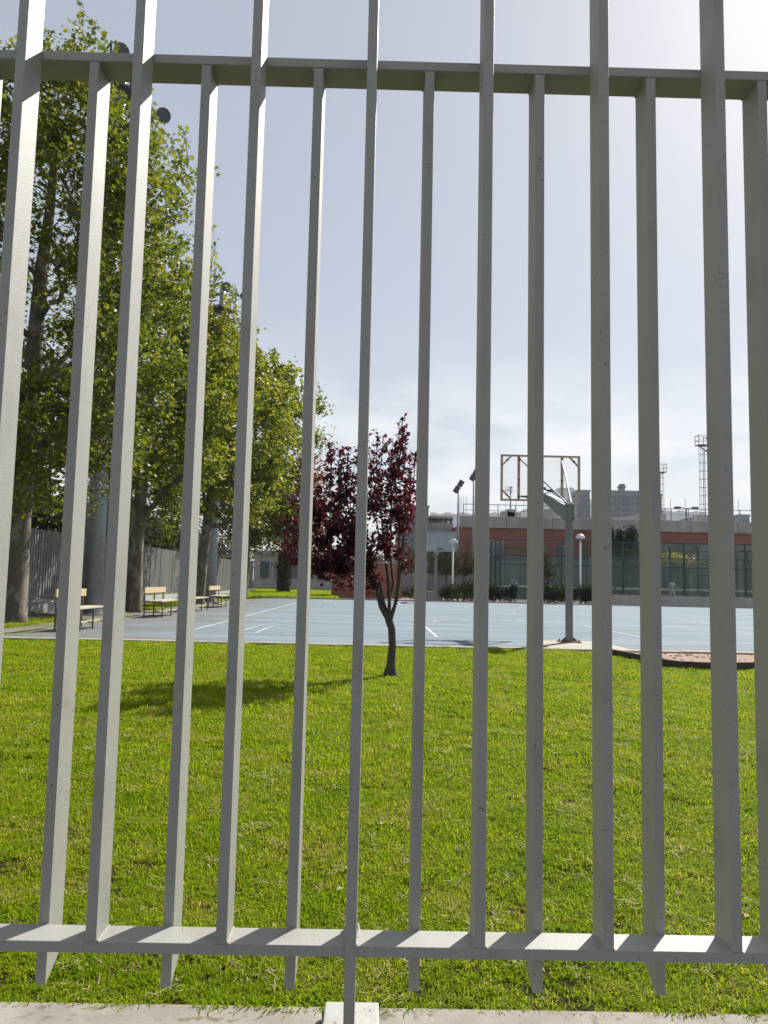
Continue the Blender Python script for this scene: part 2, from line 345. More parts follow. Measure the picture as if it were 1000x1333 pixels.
# big ground sheet: subdivided only by extent, starts behind the coping
sheet('ground', -2500, 2500, KY+.02, 3500, -.03, M['sand'])
sheet('lawn', -9.6, 30, KY-.05, LAWN_END, -.012, M['soil'])
sheet('pavement', -60, 60, -60, FD-.35, -.46, M['pave'])
court = sheet('court', -6.05, 24, COURT0+.02, COURT1, .0, M['court'])
sheet('far_lawn', -26, -2.2, COURT1+.22, 112, -.004, M['soil'])
sheet('paving', -2.2, 60, COURT1+.22, 70, -.006, M['pink'])
# left side: dirt path and grass strip under the trees
sheet('path', -9.2, -6.07, COURT0-.1, COURT1+.1, -.006, M['sand'])

# gravel bed, cut out between the curved edging and the court (a polygon)
edge_px = [(793, 853), (815, 857), (838, 862), (860, 867), (885, 870.5), (915, 872), (945, 872.5), (975, 872), (1005, 871)]
edge = [gnd(x, y) for x, y in edge_px]
edge += [Vector((edge[-1].x + 1.5*i, edge[-1].y + .05*i, 0)) for i in range(1, 9)]
bed = MB(); n_ = len(edge)
bed.add([(p.x, p.y, .006) for p in edge] + [(p.x, COURT0-.2, .006) for p in edge],
        [(i, i+1, n_+i+1, n_+i) for i in range(n_-1)])
tag(bed.build('gravel_bed', M['gravel']), kind='structure')
stones = MB()
for i in range(260):
    k = random.randrange(n_-6); t_ = random.random(); e_ = edge[k].lerp(edge[k+1], t_)
    y = random.uniform(e_.y+.1, COURT0-.25); s_ = random.choice([.012, .016, .02, .03])
    stones.sph((e_.x, y, .008), (s_, s_*.8, s_*.6), 5, 3, z0=-.3)
tag(stones.build('gravel', M['gravel']), kind='stuff')

# court kerb, 1 m stones
kerb = tag(empty('kerb', (0, LAWN_END, 0)), kind='structure')
ks = MB().box((0, 0, 0), (.992, .25, .16)).mesh('kerb_stone', M['kerb'], bevel=.006)
kx = -9.5
while kx < 14.5:
    if not (3.75 < kx-.5 < 14.5) or True:
        put('kerb_stone', ks, kerb, (kx, .135, -.048+random.uniform(-.004, .004)))
    kx += 1.0
kerb2 = tag(empty('kerb', (0, COURT1+.11, 0)), kind='structure')
ks2 = MB().box((0, 0, 0), (.99, .15, .16)).mesh('kerb_stone', M['kerb'])
for i in range(30): put('kerb_stone', ks2, kerb2, (-6.2+i, 0, -.01))

# court markings (painted lines)
def strip(pts, wd=.065, z=.004, name='line_marking'):
    m = MB(); vs = []
    pts = [Vector((p[0], p[1], z)) for p in pts]
    for i, p in enumerate(pts):
        t = (pts[min(i+1, len(pts)-1)] - pts[max(i-1, 0)]).normalized(); q = Vector((-t.y, t.x, 0))*wd/2
        vs += [p+q, p-q]
    m.add(vs, [(2*i, 2*i+1, 2*i+3, 2*i+2) for i in range(len(pts)-1)])
    return m.build(name, M['line'], court)
SX0, SX1, BY0, BY1, CX = -3.62, 10.35, 15.1, 42.2, 3.44
def arc(cx, cy, r, a0, a1, n=28): return [(cx+r*math.cos(R(a0+(a1-a0)*i/n)), cy+r*math.sin(R(a0+(a1-a0)*i/n))) for i in range(n+1)]
strip([(SX0, BY0), (SX0, BY1)]); strip([(SX1, BY0), (SX1, BY1)], z=.0045)
strip([(SX0+.03, BY0), (SX1-.03, BY0)], .06, .005); strip([(SX0+.03, BY1), (SX1-.03, BY1)], .05, .005)
strip([(SX0+.03, (BY0+BY1)/2), (SX1-.03, (BY0+BY1)/2)], .05, .005)
strip(arc(CX, (BY0+BY1)/2, 1.8, 0, 360, 40), z=.0055)
for s_, by in ((1, BY0), (-1, BY1)):
    for q in (-1, 1):
        strip([(CX+q*2.2, by+s_*.03), (CX+q*2.2, by+s_*5.8)], .06, .0058)
    strip([(CX-2.2+.03, by+s_*5.8), (CX+2.2-.03, by+s_*5.8)], .05, .0062)
    strip(arc(CX, by+s_*5.8, 1.8, 0 if s_ > 0 else 180, 180 if s_ > 0 else 360), z=.0066)
    for rr in (5.72, 6.05):
        a_ = arc(CX, by+s_*1.575, rr, 0, 180*s_)
        strip([(CX+rr, by+s_*.03)]+a_+[(CX-rr, by+s_*.03)], .05,   .0072 if rr < 6 else .0078)
# the wider hall-ball field marked across
strip([(-6.0, 17.9), (20, 17.9)], .05, .0084); strip([(SX1+.6, 14.2), (SX1+.6, 44)], .05, .009)
strip([(11.4, 15.1), (22, 15.1)], .05, .0096); strip([(11.4, 25.5), (22, 25.5)], .05, .0096)

# concrete pad under the hoop
pad = MB().bb(2.92, 4.25, LAWN_END+.27, 14.5, -.05, .022).build('concrete_pad', M['cream']); tag(pad, kind='structure')

# curved edging round the bed
ed = MB(); vs = []; H_ = .10
for i, p in enumerate(edge):
    t = (edge[min(i+1, n_-1)] - edge[max(i-1, 0)]).normalized(); q = Vector((-t.y, t.x, 0))*.022
    a_, b_ = p-q, p+q
    vs += [(a_.x, a_.y, -.03), (a_.x, a_.y, H_), (b_.x, b_.y, H_), (b_.x, b_.y, -.03)]
fs = []
for i in range(n_-1):
    for k in range(4):
        fs.append((4*i+k, 4*(i+1)+k, 4*(i+1)+(k+1) % 4, 4*i+(k+1) % 4))
fs += [(0, 1, 2, 3), tuple(4*(n_-1)+k for k in (3, 2, 1, 0))]
ed.add(vs, fs); e_o = ed.build('garden_edging', M['brown'])
tag(e_o, 'dark brown curved edging strip between the lawn and the red gravel bed', 'edging')

# ------------------------------------------------------------------ coping wall under the fence
X0 = at(456.5, 1232, FD).x
cw = empty('coping_wall', (0, FD-.05, 0), 0, 'low pale concrete wall with flat coping carrying the tall bar fence', 'wall')
MB().bb(-5, 5, -.22, .20, -.46, -.10).build('wall_core', M['concrete'], cw)
cs = MB().box((0, 0, 0), (1.494, .562, .10)).mesh('coping_stone', M['concrete'], bevel=.006)
for i in range(7):
    put('coping_stone', cs, cw, (X0-.065+.75+1.5*(i-3), .0, -.05+random.uniform(-.0015, .0015)), R(random.uniform(-.12, .12)))
# ------------------------------------------------------------------ the fence
fence = empty('metal_fence', (0, FD, 0), 0, 'tall pale grey metal bar fence across the whole foreground', 'fence')
zb = at(455, 1232, FD).z                      # top of the bottom rail at its front edge
zt = at(500, 90, FD+BD).z                     # underside of the top rail at its front edge
RT = .0235
X0 = at(456.5, 1232, FD).x                    # centre of the long post
TOP = zt + .62
def flatbar(z0, z1, y0, cut=0):
    m = MB(); x = BW/2
    vs = [(-x, y0, z0), (x, y0, z0), (x, y0+BD, z0+cut), (-x, y0+BD, z0+cut), (-x, y0, z1), (x, y0, z1), (x, y0+BD, z1), (-x, y0+BD, z1)]
    m.add(vs, [(3, 2, 1, 0), (4, 5, 6, 7), (0, 1, 5, 4), (1, 2, 6, 5), (2, 3, 7, 6), (3, 0, 4, 7)])
    return m.mesh('bar', M['paint'], bevel=.0016)
long_me = flatbar(zb+.0005, TOP, -.0008)
zs = at(45, 1283, FD+BD).z
short_me = flatbar(zs, zt-.0005, BD+.0012, cut=.045)
post_me = flatbar(.03, TOP, -.0035)
for i in range(-11, 13):
    if i in (0, -8, 8):
        put('post', post_me, fence, (X0+i*S, 0, 0))
    else: put('bar', long_me, fence, (X0+i*S+random.uniform(-.001, .001), random.uniform(-.0006, .0004), 0)).rotation_euler = (0, R(random.uniform(-.05, .05)), R(random.uniform(-.6, .6)))
    put('bar', short_me, fence, (X0+(i+.5)*S+.0035+random.uniform(-.001, .001), 0, 0)).rotation_euler = (0, R(random.uniform(-.04, .04)), 0)
MB().bb(-3.25, 3.4, .0015, BD, zb-RT, zb).build('bottom_rail', M['paint'], fence, bevel=.0016)
MB().bb(-3.25, 3.4, BD+.0, 2*BD, zt, zt+RT).build('top_rail', M['paint'], fence, bevel=.0016)
wm = MB()
for q in (-1, 1): wm.tube([(q*BW*.5, BD*.45, zb+.001), (q*(BW*.5+.004), BD*.8, zb+.006), (q*BW*.5, BD*1.0, zb+.012)], .004, 5)
weld_me = wm.mesh('weld', M['paint'])
put('weld', weld_me, fence, (X0, 0, 0))
def bead(L_, seed):
    rr = random.Random(seed); m = MB(); n = 13
    m.tube([(0, L_*k/(n-1), 0) for k in range(n)], [rr.uniform(.0016, .0034) for k in range(n)], 6); return m.mesh('weld', M['paint'], smooth=True)
beads = [bead(BD*.96, k) for k in range(4)]
for i in range(-6, 7):
    for q in (-1, 1):
        put('weld', random.choice(beads), fence, (X0+i*S+q*(BW/2+.0008), .001, zb+.0006))
        put('weld', random.choice(beads), fence, (X0+(i+.5)*S+.0035+q*(BW/2+.0008), BD+.003, zt-.0006))
    o_ = put('weld', random.choice(beads), fence, (X0+(i+.5)*S-BW/2+.0035, BD+.0008, zb-.001)); o_.rotation_euler = (0, 0, R(-90)); o_.scale = (1, .28, 1)
bolt_me = MB().tube([(0, 0, 0), (0, 0, .006)], .007, 6).mesh('bolt', M['rust'])
for i in (0, -8, 8):
    b_ = MB().box((X0+i*S+.003, .055, .016), (.128, .27, .032)).build('base_plate', M['plate'], fence, bevel=.004)
    for qx in (-1, 1): put('bolt', bolt_me, fence, (X0+i*S+.003+qx*.047, -.058, .032))

# ------------------------------------------------------------------ grass
def tuft_object(name, nb, h, spread, wd, seed):
    r = np.random.default_rng(seed); V = []; Fc = []
    for k in range(nb):
        bx, by = r.normal(0, spread, 2); az = r.uniform(0, 2*math.pi); lean = r.uniform(.15, 1.75); hh = h*r.uniform(.55, 1.25); wv = wd*r.uniform(.7, 1.3)
        d = np.array([math.cos(az), math.sin(az)]); s = np.array([-d[1], d[0]])*wv/2
        n0 = len(V); base = np.array([bx, by])
        for t_, wf in ((0, 1), (.5, .85)):
            c = base + d*lean*hh*.55*t_**1.6
            z = hh*t_*(1-.25*lean*t_)
            V.append((*(c-s*wf), z)); V.append((*(c+s*wf), z))
        c = base + d*lean*hh*.75; V.append((*c, hh*(1-.42*lean)))
        Fc += [(n0, n0+1, n0+3), (n0, n0+3, n0+2), (n0+2, n0+3, n0+4)]
    me = bpy.data.meshes.new(name); me.from_pydata(V, [], Fc); me.materials.append(M['grass'])
    return bpy.data.objects.new(name, me)
def grass_field(name, pts, scl, tufts):
    n = len(pts); me = bpy.data.meshes.new(name); me.vertices.add(n)
    me.vertices.foreach_set('co', pts.astype(np.float32).ravel())
    a = me.attributes.new('sc', 'FLOAT', 'POINT'); a.data.foreach_set('value', scl.astype(np.float32))
    b = me.attributes.new('rz', 'FLOAT', 'POINT'); b.data.foreach_set('value', rng.uniform(0, 6.283, n).astype(np.float32))
    k = me.attributes.new('pick', 'INT', 'POINT'); k.data.foreach_set('value', rng.integers(0, len(tufts), n).astype(np.int32))
    o = bpy.data.objects.new(name, me); C.objects.link(o); tag(o, kind='stuff')
    ng = bpy.data.node_groups.new(name, 'GeometryNodeTree')
    ng.interface.new_socket('Geometry', in_out='INPUT', socket_type='NodeSocketGeometry')
    ng.interface.new_socket('Geometry', in_out='OUTPUT', socket_type='NodeSocketGeometry')
    gi = ng.nodes.new('NodeGroupInput'); go = ng.nodes.new('NodeGroupOutput'); ip = ng.nodes.new('GeometryNodeInstanceOnPoints')
    gg = ng.nodes.new('GeometryNodeGeometryToInstance')
    for t_ in reversed(tufts):
        oi = ng.nodes.new('GeometryNodeObjectInfo'); oi.inputs[0].default_value = t_
        ng.links.new(oi.outputs['Geometry'], gg.inputs[0])
    def attr(nm, ty):
        q = ng.nodes.new('GeometryNodeInputNamedAttribute'); q.data_type = ty; q.inputs[0].default_value = nm; return q
    ng.links.new(gi.outputs[0], ip.inputs['Points']); ng.links.new(gg.outputs[0], ip.inputs['Instance'])
    ip.inputs['Pick Instance'].default_value = True
    ng.links.new(attr('pick', 'INT').outputs[0], ip.inputs['Instance Index'])
    ng.links.new(attr('sc', 'FLOAT').outputs[0], ip.inputs['Scale'])
    cx = ng.nodes.new('ShaderNodeCombineXYZ'); ng.links.new(attr('rz', 'FLOAT').outputs[0], cx.inputs[2]); ng.links.new(cx.outputs[0], ip.inputs['Rotation'])
    ng.links.new(ip.outputs[0], go.inputs[0])
    md = o.modifiers.new('grass', 'NODES'); md.node_group = ng
    return o
def vnoise(x, y, s, seed=0):
    """cheap smooth value noise for densities"""
    r = np.random.default_rng(seed); g = r.random((64, 64)); xx = (x/s) % 63; yy = (y/s) % 63
    i = xx.astype(int); j = yy.astype(int); fx = xx-i; fy = yy-j; fx = fx*fx*(3-2*fx); fy = fy*fy*(3-2*fy)
    return (g[i, j]*(1-fx)+g[i+1, j]*fx)*(1-fy)+(g[i, j+1]*(1-fx)+g[i+1, j+1]*fx)*fy
tufts = [tuft_object('grass_tuft', 12, .030, .014, .0040, 50+i) for i in range(6)]
def scatter(x0f, x1f, y0, y1, dens):
    xa, xb = min(x0f(y0), x0f(y1)), max(x1f(y0), x1f(y1))
    n = int((xb-xa)*(y1-y0)*dens); x = rng.uniform(xa, xb, n); y = rng.uniform(y0, y1, n)
    k = (x > np.vectorize(x0f)(y)) & (x < np.vectorize(x1f)(y))
    return x[k], y[k]
X_, Y_, S_ = [], [], []
lo_ = lambda y: max(-.56*y-1.6, -9.4); hi_ = lambda y: .56*y+1.6
for y0, y1, dn, sc_ in ((KY-.012, 2.8, 4200, .92), (2.8, 4, 3000, 1.0), (4, 6, 1700, 1.2), (6, 9, 900, 1.5), (9, LAWN_END, 600, 1.8)):
    x, y = scatter(lo_, hi_, y0, y1, dn); nn = vnoise(x+40, y, .16, 3); n2 = vnoise(x+40, y, .7, 5)
    keep = rng.random(len(x)) < np.clip(.35+.9*nn+.3*n2, 0, 1)
    x, y, nn, n2 = x[keep], y[keep], nn[keep], n2[keep]
    X_.append(x); Y_.append(y); S_.append(sc_*(.55+.45*nn+.3*n2)*rng.uniform(.8, 1.25, len(x)))
X_, Y_, S_ = map(np.concatenate, (X_, Y_, S_))
# keep the lawn off the gravel bed
ex = np.array([p.x for p in edge]); ey = np.array([p.y for p in edge])
lim = np.where(X_ > ex[0], np.interp(X_, ex, ey)-.03, LAWN_END+.03)
k = Y_ < lim; X_, Y_, S_ = X_[k], Y_[k], S_[k]
grass_field('lawn_grass', np.stack([X_, Y_, np.full(len(X_), -.012)], 1), S_, tufts)
dt = rng.random(len(X_)) < .022*(.2+1.6*vnoise(X_+40, Y_, .35, 8)**2); dt &= Y_ < 9
def thatch(name, seed):
    r = np.random.default_rng(seed); V = []; Fc = []
    for k in range(7):
        bx, by = r.normal(0, .018, 2); az = r.uniform(0, 6.28); ln = r.uniform(.012, .035); wv = .0032; z0 = r.uniform(.004, .020); z1 = z0+r.uniform(-.004, .010)
        d = np.array([math.cos(az), math.sin(az)]); q = np.array([-d[1], d[0]])*wv/2; a = np.array([bx, by]); b = a+d*ln; n0 = len(V)
        V += [(*(a-q), z0), (*(a+q), z0), (*(b+q*.4), z1), (*(b-q*.4), z1)]; Fc += [(n0, n0+1, n0+2, n0+3)]
    me = bpy.data.meshes.new(name); me.from_pydata(V, [], Fc); me.materials.append(M['dryleaf']); return bpy.data.objects.new(name, me)
th = [thatch('dry_blades', 80+i) for i in range(4)]
grass_field('dry_thatch', np.stack([X_[dt], Y_[dt], np.full(dt.sum(), .0)], 1), S_[dt]*1.1, th)
# sparse grass under the trees and on the far lawn
x1, y1 = scatter(lambda y: -9.3, lambda y: -7.1, LAWN_END+.6, 40, 170)
k = vnoise(x1+20, y1, 1.3, 9) > .42; x1, y1 = x1[k], y1[k]
x2, y2 = scatter(lambda y: -24, lambda y: -2.3, COURT1+.4, 80, 26)
xx = np.concatenate([x1, x2]); yy = np.concatenate([y1, y2])
ss = np.concatenate([rng.uniform(1.6, 3.0, len(x1)), rng.uniform(5, 8, len(x2))])
grass_field('verge_grass', np.stack([xx, yy, np.full(len(xx), -.006)], 1), ss, tufts)
# scraps and dry leaves on the lawn
lf = MB()
for i in range(150):
    y = random.uniform(KY+.1, 9); x = random.uniform(-.5*y-.3, .5*y+.3); s_ = random.uniform(.008, .018); a_ = random.uniform(0, 6.3)
    z = random.uniform(.012, .024)
    lf.add([(x-s_*math.cos(a_), y-s_*math.sin(a_), z), (x+s_*.6*math.sin(a_), y-s_*.6*math.cos(a_), z+.006), (x+s_*math.cos(a_), y+s_*math.sin(a_), z), (x-s_*.6*math.sin(a_), y+s_*.6*math.cos(a_), z+.004)], [(0, 1, 2, 3)])
tag(lf.build('fallen_leaves', M['dryleaf']), kind='stuff')

# ------------------------------------------------------------------ trees
LEAF = {}
def leaf_shape(kind):
    if kind == 'plane':   # five-lobed
        a = []
        for k, (ang, rr) in enumerate(((-90, .25), (-40, .75), (-10, .42), (25, .95), (58, .5), (90, 1.1), (122, .5), (155, .95), (190, .42), (220, .75))):
            a.append((rr*math.cos(R(ang))*.5, rr*math.sin(R(ang))*.5, .06*math.cos(k*2.1)))
        return np.array([(0, 0, -.05)]+a), np.array([(0, i+1, (i+1) % 10+1) for i in range(10)])
    if kind == 'lance':
        return np.array([(0, -.5, 0), (.15, -.05, .05), (0, .5, -.06), (-.15, -.05, .05)]), np.array([(0, 1, 2), (0, 2, 3)])
    return np.array([(0, -.5, 0), (.28, 0, .07), (0, .5, -.03), (-.28, 0, .07)]), np.array([(0, 1, 2), (0, 2, 3)])
def leaves_mesh(name, P, size, kind, m, flat=.5):
    """P (n,3) positions; random orientation biased to horizontal"""
    sv, sf = leaf_shape(kind); n = len(P)
    nz = rng.normal(0, 1, (n, 3)); nz[:, 2] = np.abs(nz[:, 2])+flat; nz /= np.linalg.norm(nz, axis=1)[:, None]
    t = rng.normal(0, 1, (n, 3)); t -= nz*(t*nz).sum(1)[:, None]; t /= np.linalg.norm(t, axis=1)[:, None]
    b = np.cross(nz, t); s = (size*rng.uniform(.6, 1.3, n))[:, None, None]
    V = P[:, None, :] + s*(sv[None, :, 0:1]*t[:, None] + sv[None, :, 1:2]*b[:, None] + sv[None, :, 2:3]*nz[:, None])
    Fc = sf[None] + (np.arange(n)*len(sv))[:, None, None]
    return npmesh(name, V.reshape(-1, 3), Fc.reshape(-1, 3), m)
def curve(a, b, bend, n=6, jit=.05):
    a = Vector(a); b = Vector(b); ln = (b-a).length; out = []
    for i in range(n+1):
        t = i/n; p = a.lerp(b, t) + Vector(bend)*math.sin(math.pi*t)
        if 0 < i < n: p += Vector((random.uniform(-1, 1), random.uniform(-1, 1), random.uniform(-1, 1)))*jit*ln/n
        out.append(p)
    return out
def plane_tree(x, y, h, rx, base, rtr, lean, nclump, nleaf, size, label, seed, m, crown_x=0, kind='plane', spires=14, fork=.36, shape=1.0):
    global rng
    random.seed(seed); rng = np.random.default_rng(seed)
    t = empty('plane_tree', (x, y, 0), 0, label, 'tree', 'row of plane trees along the left side of the court')
    fz = h*fork
    tr = MB(); n = 12
    pts = [(0, 0, -.1), (lean*.02, 0, .12), (lean*.08, 0, .6)]+[(lean*k/8+random.uniform(-.04, .04), random.uniform(-.05, .05), .6+(h*.93-.6)*k/8) for k in range(1, 9)]
    rad = [rtr*1.35, rtr*1.12, rtr]+[rtr*(1-k/8)**.8*.92+.02 for k in range(1, 9)]
    tr.tube(pts, rad, 12); tr.build('trunk', M['bark'], t, smooth=True)
    def trunk_at(z):
        for i in range(len(pts)-1):
            if pts[i][2] <= z <= pts[i+1][2]:
                return Vector(pts[i]).lerp(Vector(pts[i+1]), (z-pts[i][2])/(pts[i+1][2]-pts[i][2]))
        return Vector(pts[-1])
    # crown clump centres inside an egg-shaped envelope
    cz = (h+base)/2; hz = (h-base)/2; cl = []
    while len(cl) < nclump:
        d = rng.normal(0, 1, 3); d /= np.linalg.norm(d); rr = rng.uniform(.35, 1)**.55
        zz = d[2]*rr; prof = (1-.2*zz*zz) if zz > 0 else 1+.05*zz
        p = np.array([d[0]*rr*rx*prof*rng.uniform(.82, 1.1), d[1]*rr*rx*prof, cz+zz*hz*shape])
        p[0] += crown_x+lean*(p[2]/h)
        if any(np.linalg.norm((p-q)/np.array([1, 1, 1.1])) < rx*.17 for q in cl): 
            if rng.random() < .8: continue
        cl.append(p)
    br = MB(); P = []
    limbs = []
    for k in range(11):
        a0 = 2*math.pi*k/11*2.6+random.uniform(-.4, .4); z0 = fz*.75+(h*.6-fz*.75)*k/11
        s0 = trunk_at(z0); e0 = Vector((crown_x*.5+s0.x+math.cos(a0)*rx*.62, s0.y+math.sin(a0)*rx*.62, min(z0+random.uniform(1.2, 2.8), h*.9)))
        c_ = curve(s0, e0, (0, 0, -.25), 6, .35); r_ = rtr*.42*(1-k/18)
        br.tube(c_, [r_*(1-.75*i/6)+.008 for i in range(7)], 7, cap=False); limbs.append(c_)
    for q in cl:
        qv = Vector(q); best = min((p for c_ in limbs for p in c_[2:]), key=lambda p: (p-qv).length + (2 if p.z > qv.z else 0))
        c_ = curve(best, qv, (0, 0, -.1), 4, .3); br.tube(c_, [.035*(1-.75*i/4) for i in range(5)], 5, cap=False)
        rad_c = rng.uniform(.6, 1.1)*rx*.22
        nl = int(nleaf/nclump*rng.uniform(.6, 1.4))
        # leaves sit along short twigs that leave the clump centre
        nt_ = 9
        for j in range(nt_):
            d = rng.normal(0, 1, 3); d[2] = d[2]*.7+.15; d /= np.linalg.norm(d); ln = rad_c*rng.uniform(.8, 1.7)
            m_ = max(2, nl//nt_); u = rng.uniform(.1, 1, m_)**.8
            P.append(q+d*ln*u[:, None]+rng.normal(0, .10*rad_c+.06, (m_, 3)))
            if j < 3: br.tube([q, q+d*ln*.9], [.012, .004], 4, cap=False)
    # sparse upright shoots on the top and sunny flank
    tops = sorted(cl, key=lambda q: -(q[2]+.7*q[0]))[:spires]
    for q in tops:
        for j in range(2):
            hh = rng.uniform(.6, 1.5); d = Vector((rng.uniform(-.15, .25), rng.uniform(-.15, .15), 1))
            e_ = Vector(q)+Vector((rng.uniform(-.5, .5), rng.uniform(-.5, .5), 0)); c_ = curve(e_, e_+d*hh, (.05, 0, 0), 4, .15)
            br.tube(c_, [.014, .011, .008, .005, .003], 4, cap=False)
            for p in c_[1:]:
                P.append(np.array(p)[None]+rng.normal(0, .07, (7, 3)))
    br.build('branches', M['bark'], t, smooth=True)
    P = np.concatenate(P)
    o = put('foliage', leaves_mesh('foliage', P, size, kind, m), t); tag(o, kind='stuff')
    return t
plane_tree(-7.7, 16.6, 12.9, 3.35, 2.0, .28, .3, 180, 48000, .145, 'tallest nearest plane tree, thick mottled trunk at the left edge before the first bench', 3, M['planeleaf2'], crown_x=.0, spires=16)
plane_tree(-7.15, 23.1, 10.9, 3.1, 2.5, .24, .3, 140, 31000, .155, 'plane tree standing behind the second bench, slim straight pale-edged trunk', 4, M['planeleaf'], crown_x=.0)
plane_tree(-7.3, 32.2, 11.2, 3.5, 2.8, .24, .8, 135, 30000, .19, 'plane tree with leaning pale trunk just behind the third bench', 5, M['planeleaf'], kind='lance2')
plane_tree(-7.9, 46.5, 14.5, 4.2, 3.0, .28, .6, 130, 26000, .25, 'farthest plane tree of the row, crown reaching right above the dark stump', 6, M['planeleaf'], crown_x=.2, kind='lance2')

def plum_tree():
    global rng
    random.seed(21); rng = np.random.default_rng(21)
    b = gnd(508, 880); Y0 = b.y
    t = empty('plum_tree', b, 0, 'young purple-leaved plum tree standing alone on the lawn in the middle', 'tree')
    def W(px, py, dy=0): return at(px, py, Y0+dy)-b
    tr = MB()
    tp = [Vector((0, 0, -.05)), Vector((0, 0, .03)), W(509, 866), W(511, 840), W(510, 818), W(506, 806)]
    tr.tube(tp, [.085, .075, .05, .042, .042, .045], 10)
    tr.build('trunk', M['dbark'], t, smooth=True)
    stems = [([(506, 808), (496, 790), (490, 765), (474, 740), (455, 715), (432, 690), (410, 665)], 0, .030, .10),
             ([(507, 806), (499, 785), (494, 760), (480, 735), (466, 700), (450, 650), (440, 600)], .1, .028, -.15),
             ([(507, 808), (507, 780), (505, 750), (500, 710), (496, 660), (484, 610), (479, 580)], .0, .024, .25),
             ([(508, 808), (515, 785), (519, 755), (520, 720), (519, 670), (514, 620), (503, 580)], .05, .024, -.05),
             ([(509, 808), (517, 780), (523, 735), (527, 690), (529, 650), (530, 625)], -.05, .018, -.3),
             ([(506, 790), (512, 760), (508, 720), (510, 650), (520, 600), (526, 560)], .15, .018, .15),
             ([(490, 765), (470, 748), (445, 738), (415, 735), (392, 728)], .0, .014, -.3),
             ([(480, 740), (455, 730), (420, 705), (390, 690), (374, 680)], .0, .016, .3)]
    br = MB(); nodes = []
    for px, dy0, r_, dy1 in stems:
        n = len(px); c_ = [W(p[0], p[1], dy0+(dy1-dy0)*(i/(n-1))*1.6) for i, p in enumerate(px)]
        br.tube(c_, [r_*(1-.8*i/(n-1)) for i in range(n)], 6, cap=False); nodes += c_[2:]
    tips = [(436, 577), (428, 600), (455, 582), (463, 600), (478, 566), (484, 590), (500, 566), (507, 585), (524, 547), (530, 556), (535, 585), (515, 608), (532, 622), (526, 640), (536, 655),
            (418, 625), (410, 650), (392, 662), (375, 684), (368, 700), (380, 715), (398, 726), (418, 734), (440, 730), (446, 628), (440, 660), (462, 640), (425, 690), (470, 665), (490, 640), (505, 655),
            (512, 680), (526, 690), (534, 715), (455, 690), (440, 715), (470, 715), (485, 695), (410, 700), (395, 690), (430, 655), (450, 724), (500, 620), (520, 655), (478, 625), (493, 598), (468, 585), (445, 600),
            (516, 575), (520, 630), (500, 700), (480, 730), (420, 720), (405, 675), (386, 640), (520, 560), (442, 586), (425, 670), (460, 700), (450, 675), (435, 722), (412, 715)]
    P = []; Pr = []
    for i, (px, py) in enumerate(tips+tips[::2]):
        dy = random.uniform(-.55, .55) if py > 600 else random.uniform(-.3, .3)
        j = 8 if i >= len(tips) else 0
        q = W(px+random.uniform(-j, j), py+random.uniform(-j*.3, j), dy)
        best = min(nodes, key=lambda p: (p-q).length+(.5 if p.z > q.z-.1 else 0))
        c_ = curve(best, q, ((best.x-q.x)*-.12, 0, -.09), 6, .12)
        if py < 632:      # upright leader shoots: rise steeply over the last stretch
            q0 = q-Vector((random.uniform(-.03, .05), random.uniform(-.05, .05), random.uniform(.42, .6)))
            best = min(nodes, key=lambda p: (p-q0).length+(.6 if p.z > q0.z else 0))
            c_ = curve(best, q0, (0, 0, -.03), 2, .1)+curve(q0, q, (0, 0, 0), 4, .12)[1:]
        br.tube(c_, [.009*(1-.8*k/6)+.001 for k in range(7)], 4, cap=False)
        cc = [Vector(p) for p in c_]
        dense = .5 if px < 402 else .45 if (px > 500 and py > 650) else (1.15 if py > 620 else .7)
        for k in range(1, 7):
            for s_ in range(4):
                p = cc[k-1].lerp(cc[k], random.random()) if k else cc[k]
                d = (Vector((random.gauss(0, 1), random.gauss(0, 1), random.gauss(.3, .8)))).normalized()
                ln = random.uniform(.05, .16)*(.62 if py < 632 else 1)
                br.tube([p, p+d*ln], [.003, .001], 3, cap=False)
                nl = int(6*dense*random.uniform(.6, 1.5))
                for _ in range(nl):
                    P.append(p+d*ln*random.uniform(.15, 1)+Vector((random.gauss(0, .02), random.gauss(0, .02), random.gauss(0, .02))))
    br.build('branches', M['dbark'], t, smooth=True)
    o = put('foliage', leaves_mesh('foliage', np.array(P), .057, 'lance2', M['plumleaf'], .1), t); tag(o, kind='stuff')
plum_tree()

def blob_tree(name, label, x, y, h, rx, base, nl, size, m, seed, bark='dbark', cat='tree', group=None, rtr=.08, kind='lance2', rz_=1.0, ncl=None, multi=1):
    """a small crown on a thin trunk with limbs; leaves gathered in uneven clumps"""
    global rng
    random.seed(seed); rng = np.random.default_rng(seed)
    t = empty(name, (x, y, 0), 0, label, cat, group)
    tr = MB()
    top = h*.72
    tr.tube([(0, 0, -.05), (.03, 0, h*.2), (-.02, .02, h*.45), (.0, 0, top)], [rtr*1.3, rtr, rtr*.75, rtr*.25], 8)
    cz = (h+base)/2; hz = (h-base)/2; ncl = ncl or 26; P = []
    for i in range(ncl):
        d = rng.normal(0, 1, 3); d /= np.linalg.norm(d); rr = rng.uniform(.3, 1)**.6
        q = np.array([d[0]*rr*rx, d[1]*rr*rx, cz+d[2]*rr*hz])
        tr.tube(curve((0, 0, min(q[2]*.75, top)), q, (0, 0, .02), 3, .2), [rtr*.4, rtr*.3, rtr*.2, rtr*.08], 5, cap=False)
        m_ = nl//ncl; P.append(q+rng.normal(0, 1, (m_, 3))*np.array([rx*.20, rx*.20, hz*.20]))
    tr.build('trunk', M[bark], t, smooth=True)
    o = put('foliage', leaves_mesh('foliage', np.concatenate(P), size, kind, m, .2), t); tag(o, kind='stuff')
    return t
def gx(px, Y): return at(px, 765, Y).x
